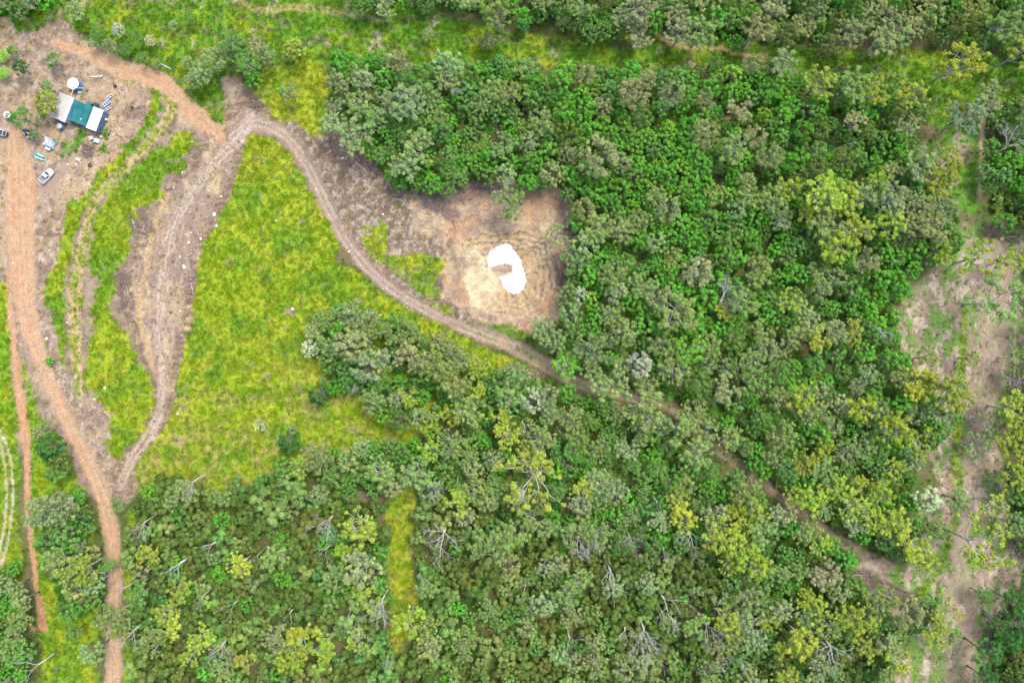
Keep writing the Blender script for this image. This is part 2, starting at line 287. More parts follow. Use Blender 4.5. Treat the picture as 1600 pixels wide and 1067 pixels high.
# ------------------------------------------------------------------ materials
def mat(name, color=(.5, .5, .5), rough=.7, metal=0.0, noise=0.0, nscale=8.0, bump=0.0, spec=.3):
    m = bpy.data.materials.new(name); m.use_nodes = True; n = m.node_tree.nodes; l = m.node_tree.links
    b = n["Principled BSDF"]; b.inputs["Roughness"].default_value = rough; b.inputs["Metallic"].default_value = metal
    b.inputs["Specular IOR Level"].default_value = spec
    tc = n.new("ShaderNodeTexCoord"); t = n.new("ShaderNodeTexNoise"); t.inputs["Scale"].default_value = nscale; t.inputs["Detail"].default_value = 5
    l.new(tc.outputs["Object"], t.inputs["Vector"])
    mr = n.new("ShaderNodeMapRange"); mr.inputs["From Min"].default_value = .3; mr.inputs["From Max"].default_value = .7
    mr.inputs["To Min"].default_value = 1-noise; mr.inputs["To Max"].default_value = 1+noise
    l.new(t.outputs["Fac"], mr.inputs["Value"])
    mx = n.new("ShaderNodeVectorMath"); mx.operation = 'SCALE'; mx.inputs[0].default_value = tuple(color)[:3]; l.new(mr.outputs[0], mx.inputs["Scale"])
    l.new(mx.outputs[0], b.inputs["Base Color"])
    if bump:
        bp = n.new("ShaderNodeBump"); bp.inputs["Strength"].default_value = bump; bp.inputs["Distance"].default_value = .05
        l.new(t.outputs["Fac"], bp.inputs["Height"]); l.new(bp.outputs[0], b.inputs["Normal"])
    return m

def ground_material():
    m = bpy.data.materials.new("ground_surface"); m.use_nodes = True; n = m.node_tree.nodes; l = m.node_tree.links
    b = n["Principled BSDF"]; b.inputs["Roughness"].default_value = .95; b.inputs["Specular IOR Level"].default_value = .1
    at = n.new("ShaderNodeAttribute"); at.attribute_name = "gcol"
    geo = n.new("ShaderNodeNewGeometry")
    fac = None; hs = []
    for sc, det, lo, hi in ((2.6, 6, .62, 1.38), (.55, 5, .82, 1.18)):
        t = n.new("ShaderNodeTexNoise"); t.inputs["Scale"].default_value = sc; t.inputs["Detail"].default_value = det; t.inputs["Roughness"].default_value = .7
        l.new(geo.outputs["Position"], t.inputs["Vector"])
        mr = n.new("ShaderNodeMapRange"); mr.inputs["From Min"].default_value = .32; mr.inputs["From Max"].default_value = .68
        mr.inputs["To Min"].default_value = lo; mr.inputs["To Max"].default_value = hi; mr.clamp = True
        l.new(t.outputs["Fac"], mr.inputs["Value"]); hs.append(t)
        if fac is None: fac = mr.outputs[0]
        else:
            mu = n.new("ShaderNodeMath"); mu.operation = 'MULTIPLY'; l.new(fac, mu.inputs[0]); l.new(mr.outputs[0], mu.inputs[1]); fac = mu.outputs[0]
    sc = n.new("ShaderNodeVectorMath"); sc.operation = 'SCALE'; l.new(at.outputs["Color"], sc.inputs[0]); l.new(fac, sc.inputs["Scale"])
    # small pale stones and dark clods
    vo = n.new("ShaderNodeTexVoronoi"); vo.inputs["Scale"].default_value = 1.1; l.new(geo.outputs["Position"], vo.inputs["Vector"])
    l.new(sc.outputs[0], b.inputs["Base Color"])
    bp = n.new("ShaderNodeBump"); bp.inputs["Strength"].default_value = .8; bp.inputs["Distance"].default_value = .12
    l.new(hs[0].outputs["Fac"], bp.inputs["Height"]); l.new(bp.outputs[0], b.inputs["Normal"])
    n.remove(vo)
    return m

def leaf_material(name, trans=.45, lo=.5, hi=1.55, hue=.16):
    m = bpy.data.materials.new(name); m.use_nodes = True; n = m.node_tree.nodes; l = m.node_tree.links
    n.remove(n["Principled BSDF"]); out = n["Material Output"]
    at = n.new("ShaderNodeAttribute"); at.attribute_type = 'INSTANCER'; at.attribute_name = "tint"
    v = n.new("ShaderNodeAttribute"); v.attribute_name = "v"
    sp = n.new("ShaderNodeSeparateXYZ"); l.new(v.outputs["Vector"], sp.inputs[0])
    mr = n.new("ShaderNodeMapRange"); mr.inputs["To Min"].default_value = lo; mr.inputs["To Max"].default_value = hi; l.new(sp.outputs[0], mr.inputs["Value"])
    sc = n.new("ShaderNodeVectorMath"); sc.operation = 'SCALE'; l.new(at.outputs["Vector"], sc.inputs[0]); l.new(mr.outputs[0], sc.inputs["Scale"])
    # hue drift: yellower or bluer leaf clusters
    mh = n.new("ShaderNodeMapRange"); mh.inputs["To Min"].default_value = 1-hue; mh.inputs["To Max"].default_value = 1+hue; l.new(sp.outputs[1], mh.inputs["Value"])
    cb = n.new("ShaderNodeCombineXYZ"); l.new(mh.outputs[0], cb.inputs[0]); cb.inputs[1].default_value = 1; cb.inputs[2].default_value = 1
    mu = n.new("ShaderNodeVectorMath"); mu.operation = 'MULTIPLY'; l.new(sc.outputs[0], mu.inputs[0]); l.new(cb.outputs[0], mu.inputs[1])
    d = n.new("ShaderNodeBsdfDiffuse"); t = n.new("ShaderNodeBsdfTranslucent"); mx = n.new("ShaderNodeMixShader"); mx.inputs[0].default_value = trans
    l.new(mu.outputs[0], d.inputs[0]); l.new(mu.outputs[0], t.inputs[0]); l.new(d.outputs[0], mx.inputs[1]); l.new(t.outputs[0], mx.inputs[2]); l.new(mx.outputs[0], out.inputs[0])
    return m

M_GROUND = ground_material()
M_LEAF = leaf_material("foliage"); M_GRASS = leaf_material("grass_blades", .25, .55, 1.35, .25)
M_BARK = mat("bark", (.20, .17, .14), .9, noise=.35, nscale=3)
M_PALEBARK = mat("pale_bark", (.36, .34, .31), .85, noise=.25, nscale=3)
M_DEAD = mat("bleached_wood", (.31, .30, .30), .8, noise=.2, nscale=2)
M_DARKWOOD = mat("dark_dead_wood", (.16, .12, .10), .9, noise=.4, nscale=2)
M_BROWNWOOD = mat("brown_dead_wood", (.25, .18, .15), .9, noise=.4, nscale=2)
M_ROCK = mat("pale_rock", (.44, .41, .38), .85, noise=.2, nscale=2, bump=.5)

# ------------------------------------------------------------------ mesh helpers
class MB:
    def __init__(self): self.v = []; self.f = []; self.n = 0
    def add(self, v, f):
        v = np.asarray(v, float).reshape(-1, 3); self.v.append(v); self.f += [tuple(i+self.n for i in q) for q in f]; self.n += len(v)
    def box(self, c, s, rot=0.0, taper=1.0):
        x, y, z = s[0]/2, s[1]/2, s[2]/2; t = taper
        v = np.array([(-x,-y,-z),(x,-y,-z),(x,y,-z),(-x,y,-z),(-x*t,-y*t,z),(x*t,-y*t,z),(x*t,y*t,z),(-x*t,y*t,z)])
        if rot: cr, sr = math.cos(rot), math.sin(rot); v = np.c_[v[:, 0]*cr-v[:, 1]*sr, v[:, 0]*sr+v[:, 1]*cr, v[:, 2]]
        self.add(v+np.asarray(c), [(0,3,2,1),(4,5,6,7),(0,1,5,4),(1,2,6,5),(2,3,7,6),(3,0,4,7)])
    def tube(self, pts, radii, n=6, cap=True):
        pts = [np.asarray(p, float) for p in pts]
        if np.isscalar(radii): radii = [radii]*len(pts)
        V = []
        for i, p in enumerate(pts):
            d = pts[min(i+1, len(pts)-1)]-pts[max(i-1, 0)]; d = d/(np.linalg.norm(d)+1e-9)
            a = np.cross(d, (0, 0, 1.) if abs(d[2]) < .9 else (1., 0, 0)); a /= np.linalg.norm(a); b = np.cross(d, a)
            for k in range(n):
                t = 2*math.pi*k/n; V.append(p+radii[i]*(math.cos(t)*a+math.sin(t)*b))
        Fc = []
        for i in range(len(pts)-1):
            for k in range(n):
                k2 = (k+1) % n; Fc.append((i*n+k, i*n+k2, (i+1)*n+k2, (i+1)*n+k))
        if cap: Fc.append(tuple(range(n))[::-1]); Fc.append(tuple((len(pts)-1)*n+k for k in range(n)))
        self.add(V, Fc)
    def lathe(self, c, prof, n=24):
        V = []; Fc = []
        for r, z in prof:
            for k in range(n): t = 2*math.pi*k/n; V.append((c[0]+r*math.cos(t), c[1]+r*math.sin(t), c[2]+z))
        for i in range(len(prof)-1):
            for k in range(n): k2 = (k+1) % n; Fc.append((i*n+k, i*n+k2, (i+1)*n+k2, (i+1)*n+k))
        Fc.append(tuple(range(n))[::-1]); Fc.append(tuple((len(prof)-1)*n+k for k in range(n)))
        self.add(V, Fc)
    def prism(self, pts, z0, z1):
        n = len(pts); V = [(p[0], p[1], z0) for p in pts]+[(p[0], p[1], z1) for p in pts]
        self.add(V, [tuple(range(n))[::-1], tuple(range(n, 2*n))]+[(i, (i+1) % n, n+(i+1) % n, n+i) for i in range(n)])
    def mesh(self, name, m=None, smooth=False):
        me = bpy.data.meshes.new(name); V = np.concatenate(self.v) if self.v else np.zeros((0, 3))
        me.from_pydata(V.tolist(), [], self.f); me.update()
        if m: me.materials.append(m)
        if smooth: me.shade_smooth()
        return me
COL = SC.collection
def obj(name, data, parent=None, loc=None, rotz=0.0, scale=None, col=COL):
    o = bpy.data.objects.new(name, data); col.objects.link(o)
    if parent is not None: o.parent = parent
    if loc is not None: o.location = loc
    if rotz: o.rotation_euler = (0, 0, rotz)
    if scale is not None: o.scale = (scale,)*3 if np.isscalar(scale) else scale
    return o
def tag(o, label=None, cat=None, group=None, kind=None):
    if label: o["label"] = label
    if cat: o["category"] = cat
    if group: o["group"] = group
    if kind: o["kind"] = kind
    return o
def thing(name, label, cat, loc, rotz=0.0, group=None):
    return tag(obj(name, None, None, loc, rotz), label, cat, group)

# ------------------------------------------------------------------ ground: one dense sheet, cut into named pieces
core = 2.5
xs = np.arange(-70, 1670+.1, core); ys = np.arange(-70, 1137+.1, core)
ext = np.array([6, 16, 34, 64, 120, 220, 420, 800, 1500, 2800, 5200, 9000, 15000.])
xs = np.concatenate([xs[0]-ext[::-1], xs, xs[-1]+ext]); ys = np.concatenate([ys[0]-ext[::-1], ys, ys[-1]+ext])
GX, GY = np.meshgrid(xs, ys); shp = GX.shape
gcol, gz, gg, gcls, gfo = ground_fields(GX.ravel(), GY.ravel())
verts = np.c_[(GX.ravel()-800)*S, (533.5-GY.ravel())*S, gz]
ny, nx = shp
idx = np.arange(nx*ny).reshape(shp)
quads = np.stack([idx[1:, :-1], idx[1:, 1:], idx[:-1, 1:], idx[:-1, :-1]], -1).reshape(-1, 4)
qcls = gcls.reshape(shp)[:-1, :-1].ravel()
for cid, nm in ((0, "ground"), (1, "dirt_road"), (2, "dirt_track"), (3, "graded_road"), (4, "cleared_earth"), (5, "dam_basin")):
    q = quads[qcls == cid]
    used, inv = np.unique(q, return_inverse=True); q2 = inv.reshape(-1, 4)
    me = bpy.data.meshes.new(nm)
    me.vertices.add(len(used)); me.vertices.foreach_set("co", verts[used].ravel())
    me.loops.add(len(q2)*4); me.loops.foreach_set("vertex_index", q2.ravel().astype(np.int32))
    me.polygons.add(len(q2)); me.polygons.foreach_set("loop_start", np.arange(0, len(q2)*4, 4, dtype=np.int32)); me.polygons.foreach_set("loop_total", np.full(len(q2), 4, dtype=np.int32))
    me.update(calc_edges=True); me.validate()
    at = me.attributes.new("gcol", 'FLOAT_COLOR', 'POINT'); at.data.foreach_set("color", np.c_[gcol[used], np.ones(len(used))].ravel().astype(np.float32))
    me.materials.append(M_GROUND); me.shade_smooth()
    tag(obj(nm, me), kind="structure")
# pond
mw = mat("sky_glare_water", (.285, .285, .292), .3, noise=.08, nscale=.35, spec=.5)  # muddy water with the white sky reflection put into its base colour
P = np.array(POND, float); Pd = []
for i in range(len(P)):
    a, b = P[i], P[(i+1) % len(P)]
    for t in (0, .17, .33, .5, .67, .83):
        q = a+(b-a)*t; Pd.append(q+1.3*np.array([vnoise(q[:1]/1.4, q[1:]/1.4, 5)[0]-.5, vnoise(q[:1]/1.4, q[1:]/1.4, 8)[0]-.5])*2)
m = MB(); m.add([((p[0]-800)*S, (533.5-p[1])*S, -2.12) for p in Pd], [tuple(range(len(Pd)))[::-1]])
me = m.mesh("pond_water", mw); tag(obj("pond_water", me), kind="structure")
import bmesh
bm = bmesh.new(); bm.from_mesh(me); bmesh.ops.triangulate(bm, faces=bm.faces[:]); bmesh.ops.recalc_face_normals(bm, faces=bm.faces[:]); bm.to_mesh(me); bm.free()
# ------------------------------------------------------------------ scattering helper (stuff only)
HID = bpy.data.collections.new("prototypes")      # never linked to the scene
def scatter(name, pos, rot, scl, tint, pidx, protos, kind="stuff"):
    pc = bpy.data.collections.new(name+"_kinds")
    for i, me in enumerate(protos):
        o = bpy.data.objects.new("%s_%02d" % (name, i), me); pc.objects.link(o)
    n = len(pos); me = bpy.data.meshes.new(name); me.vertices.add(n); me.vertices.foreach_set("co", np.asarray(pos, np.float32).ravel())
    for an, ar in (("rot", rot), ("scl", scl), ("tint", tint)):
        a = me.attributes.new(an, 'FLOAT_VECTOR', 'POINT'); a.data.foreach_set("vector", np.asarray(ar, np.float32).ravel())
    a = me.attributes.new("pidx", 'INT', 'POINT'); a.data.foreach_set("value", np.asarray(pidx, np.int32))
    o = tag(obj(name, me), kind=kind)
    ng = bpy.data.node_groups.new(name+"_nodes", 'GeometryNodeTree')
    ng.interface.new_socket("Geometry", in_out='INPUT', socket_type='NodeSocketGeometry'); ng.interface.new_socket("Geometry", in_out='OUTPUT', socket_type='NodeSocketGeometry')
    N = ng.nodes; Lk = ng.links
    gi = N.new("NodeGroupInput"); go = N.new("NodeGroupOutput"); ip = N.new("GeometryNodeInstanceOnPoints"); ci = N.new("GeometryNodeCollectionInfo")
    ci.inputs[0].default_value = pc; ci.inputs["Separate Children"].default_value = True; ci.inputs["Reset Children"].default_value = True
    def na(nm, t):
        q = N.new("GeometryNodeInputNamedAttribute"); q.data_type = t; q.inputs[0].default_value = nm; return q.outputs[0]
    Lk.new(gi.outputs[0], ip.inputs["Points"]); Lk.new(ci.outputs[0], ip.inputs["Instance"]); ip.inputs["Pick Instance"].default_value = True
    Lk.new(na("pidx", 'INT'), ip.inputs["Instance Index"])
    er = N.new("FunctionNodeEulerToRotation"); Lk.new(na("rot", 'FLOAT_VECTOR'), er.inputs[0]); Lk.new(er.outputs[0], ip.inputs["Rotation"])
    Lk.new(na("scl", 'FLOAT_VECTOR'), ip.inputs["Scale"]); Lk.new(ip.outputs[0], go.inputs[0])
    md = o.modifiers.new("scatter", 'NODES'); md.node_group = ng
    return o

# ------------------------------------------------------------------ foliage meshes
def leaf_mesh(name, cen, nrm, size, v, material):
    """one small triangle (or rhomb) per leaf spray"""
    cen = np.asarray(cen); nrm = np.asarray(nrm); n = len(cen)
    nrm = nrm/(np.linalg.norm(nrm, axis=1, keepdims=True)+1e-9)
    r = rng.normal(size=(n, 3)); a = np.cross(nrm, r); a /= np.linalg.norm(a, axis=1, keepdims=True)+1e-9; b = np.cross(nrm, a)
    s = np.asarray(size)[:, None]
    p = np.stack([cen-a*s*.5-b*s*.32, cen+a*s*.5-b*s*.32, cen+b*s*.62+nrm*s*.08], 1).reshape(-1, 3)
    me = bpy.data.meshes.new(name); me.vertices.add(3*n); me.vertices.foreach_set("co", p.astype(np.float32).ravel())
    me.loops.add(3*n); me.loops.foreach_set("vertex_index", np.arange(3*n, dtype=np.int32))
    me.polygons.add(n); me.polygons.foreach_set("loop_start", np.arange(0, 3*n, 3, dtype=np.int32)); me.polygons.foreach_set("loop_total", np.full(n, 3, dtype=np.int32))
    me.update(calc_edges=True)
    at = me.attributes.new("v", 'FLOAT_VECTOR', 'POINT'); at.data.foreach_set("vector", np.repeat(np.asarray(v, np.float32), 3, 0).ravel())
    me.materials.append(material); return me
def clump_leaves(c, r, n, flat=.7, size=.4, up=.45, cv=None, jit=.32, tight=False):
    d = rng.normal(size=(n, 3)); d /= np.linalg.norm(d, axis=1, keepdims=True); d[:, 2] = np.where(d[:, 2] < -.3, -d[:, 2], d[:, 2])
    rr = r*(.6+.5*rng.random(n)**.8+.25*(rng.random(n) < .12))[:, None]*(1+.18*np.sin(d[:, :1]*7+c[0])+.15*np.cos(d[:, 1:2]*6+c[1]))
    if tight: rr = r*(.78+.34*rng.random(n))[:, None]*(1+.16*np.sin(d[:, :1]*5+c[0]*3)+.14*np.cos(d[:, 1:2]*5+c[1]*3))
    p = np.asarray(c)+d*rr*np.array([1, 1, flat]); nn = d+np.array([0, 0, up*.6])+rng.normal(size=(n, 3))*jit
    cv = rng.random(2) if cv is None else cv
    v = np.c_[np.clip(cv[0]*.45+rng.random(n)*.55, 0, 1), np.clip(cv[1]*.6+rng.random(n)*.4, 0, 1), np.zeros(n)]
    return p, nn, size*(.7+.6*rng.random(n)), v
def build_tree(kind, k):
    P, Nn, Sz, V = [], [], [], []; tr = MB()
    def put(c, r, n, **q):
        a = clump_leaves(c, r, n, **q); P.append(a[0]); Nn.append(a[1]); Sz.append(a[2]); V.append(a[3])
    def limb(a, b, r0, r1, n=5, wob=.12):
        a = np.asarray(a, float); b = np.asarray(b, float); L = np.linalg.norm(b-a); pts = [a]
        for t in (.35, .7): pts.append(a+(b-a)*t+rng.normal(size=3)*wob*L*.5)
        pts.append(b); tr.tube(pts, [r0, r0*.75+r1*.25, r0*.4+r1*.6, r1], n, cap=False)
    if kind == 'gum':
        h = 13.0; R = 5.0; fork = np.array([rng.normal()*.3, rng.normal()*.3, h*.5])
        tr.tube([(0,0,-.3),(0,0,.3),(fork[0]*.5,fork[1]*.5,h*.25),fork], [.42,.33,.27,.22], 7)
        nl = int(rng.integers(6, 9)); offs = rng.random()*6
        for i in range(nl):
            t = offs+i*2*math.pi/nl+rng.normal()*.3; rad = R*(.35+.5*rng.random()) if i < nl-1 else R*.12
            tip = np.array([rad*math.cos(t), rad*math.sin(t), h*(.93-.22*(rad/R)**2+rng.normal()*.04)])
            limb(fork*np.array([1,1,.8+.2*rng.random()]), tip, .17, .06, 5)
            for j in range(int(rng.integers(9, 13))):
                q = tip+np.array([rng.normal()*1.3, rng.normal()*1.3, rng.normal()*.55]); q[2] = min(q[2], h*1.02)
                rr = math.hypot(q[0], q[1])
                if rr > R: q[:2] *= R/rr
                limb(tip*.8+fork*.2, q, .07, .025, 3)
                cr = .38+.42*rng.random()**1.5; put(q+(0,0,.1), cr, int(110*cr*cr)+26, flat=.7, size=.34)
    elif kind == 'open':      # tall open gum: flat separate sprays, sky between
        h = 15.0; R = 5.5; fork = np.array([rng.normal()*.4, rng.normal()*.4, h*.55])
        tr.tube([(0,0,-.3),(0,0,.4),(fork[0]*.4,fork[1]*.4,h*.3),fork], [.40,.30,.25,.2], 7)
        nl = int(rng.integers(6, 9)); offs = rng.random()*6
        for i in range(nl):
            t = offs+i*2*math.pi/nl+rng.normal()*.4; rad = R*(.35+.6*rng.random()**.8)
            tip = np.array([rad*math.cos(t), rad*math.sin(t), h*(.95-.2*(rad/R)**2+rng.normal()*.03)])
            limb(fork*np.array([1,1,.75+.25*rng.random()]), tip, .15, .05, 5)
            for j in range(int(rng.integers(7, 11))):
                q = tip+np.array([rng.normal()*1.2, rng.normal()*1.2, rng.normal()*.35])
                limb(tip*.85+fork*.15, q, .05, .02, 3)
                cr = .34+.32*rng.random(); put(q, cr, int(80*cr)+14, flat=.55, size=.34, up=.5)
    elif kind == 'wisp':      # soft grey-green crown of fine sprays
        h = 11.0; R = 4.5; tr.tube([(0,0,-.3),(.1,.1,h*.3),(.2,0,h*.6)], [.3,.2,.13], 6)
        for i in range(60):
            t = rng.random()*6.283; rad = R*math.sqrt(rng.random())*.85; q = np.array([rad*math.cos(t), rad*math.sin(t), h*(.98-.35*(rad/R)**2)+rng.normal()*.4])
            if i % 2 == 0: limb((.2,0,h*.5), q, .08, .02, 3)
            put(q, .38+.36*rng.random(), 52, flat=.8, size=.27, up=.3)
    elif kind == 'broad':     # dense bright tree: several pointed leafy heads
        h = 9.0; R = 3.2; tr.tube([(0,0,-.3),(0,0,h*.3),(.1,.1,h*.75)], [.22,.17,.06], 6)
        for i in range(40):
            t = rng.random()*6.283; rad = R*math.sqrt(rng.random())*.95; q = np.array([rad*math.cos(t), rad*math.sin(t), h*(.92-.4*(rad/R)**1.6)+rng.normal()*.35])
            if i % 3 == 0: limb((0,0,h*.45), q, .07, .02, 3)
            cr = .34+.3*rng.random(); put(q, cr, int(80*cr)+16, flat=.95, size=.38, up=.25)
    elif kind == 'wattle':    # dome of tight round puffs
        h = 6.0; R = 2.7; tr.tube([(0,0,-.3),(0,0,h*.35),(0,.1,h*.7)], [.2,.14,.05], 6)
        for i in range(14):
            t = i*2.399963+rng.normal()*.5; rad = R*math.sqrt((i+.2)/14)*(.8+.3*rng.random()); q = np.array([rad*math.cos(t), rad*math.sin(t), h*(.9-.40*(rad/R)**2)+rng.normal()*.45])
            if i % 4 == 0: limb((0,0,h*.4), q, .05, .02, 3)
            cr = .45+.5*rng.random(); put(q, cr, int(360*cr*cr)+60, flat=1.0, size=.29, up=.15, jit=.34, tight=True)
    elif kind == 'shrub':
        h = 2.4; R = 1.5; tr.tube([(0,0,-.2),(0,0,h*.5)], [.07,.03], 5)
        for i in range(9):
            t = i*2.4; rad = R*math.sqrt((i+.3)/9)*.9; put(np.array([rad*math.cos(t), rad*math.sin(t), h*(.8-.4*(rad/R)**2)]), .45+.25*rng.random(), 60, flat=.9, size=.3, up=.3)
    elif kind == 'palmy':     # broad drooping leaves, like bananas
        tr.tube([(0,0,-.2),(0,0,1.6)], [.15,.1], 6)
        for i in range(60):
            t = rng.random()*6.283; 
            for s in range(6):
                rad = .25+.32*s; P.append(np.array([[rad*math.cos(t), rad*math.sin(t), 2.0+.5*math.sin(s*.55)+.2*rng.random()]])); Nn.append(np.array([[0, 0, 1.]])+rng.normal(size=(1, 3))*.3); Sz.append(np.array([.42])); V.append(np.array([[.3+.6*rng.random(), rng.random(), 0]]))
    me = leaf_mesh("crown", np.concatenate(P), np.concatenate(Nn), np.concatenate(Sz), np.concatenate(V), M_LEAF)
    tm = tr.mesh("trunk", M_PALEBARK if kind in ('gum', 'open') else M_BARK, smooth=True)
    return tm, me
PROTO = {}
for kd, nn in (('gum', 8), ('open', 4), ('wisp', 4), ('broad', 6), ('wattle', 5), ('shrub', 4), ('palmy', 2)):
    PROTO[kd] = [build_tree(kd, i) for i in range(nn)]
PR = dict(gum=(5.0, 11.5), open=(5.6, 13.5), wisp=(4.3, 9.5), broad=(3.3, 7.5), wattle=(2.9, 5.0), shrub=(1.6, 1.8), palmy=(2.1, 1.8))   # crown radius, height of crown middle

# colours seen (photo sRGB) by name
TC = {'bright green': (106,176,56), 'mid green': (112,160,72), 'dark green': (112,138,62), 'olive': (138,166,86), 'yellow-green': (160,182,58),
      'grey-green': (152,176,112), 'pale sage': (186,204,158), 'tan-green': (150,166,104), 'lime green': (126,184,54), 'deep green': (76,130,60), 'blue-green': (84,152,96)}
def leafcol(name, j=.07, k=.84):
    c = lin(TC[name], k); c = c*.90+.10*c.mean(); return c*(1+rng.normal(size=3)*j*np.array([1, .6, 1]))*(1+rng.normal()*j)

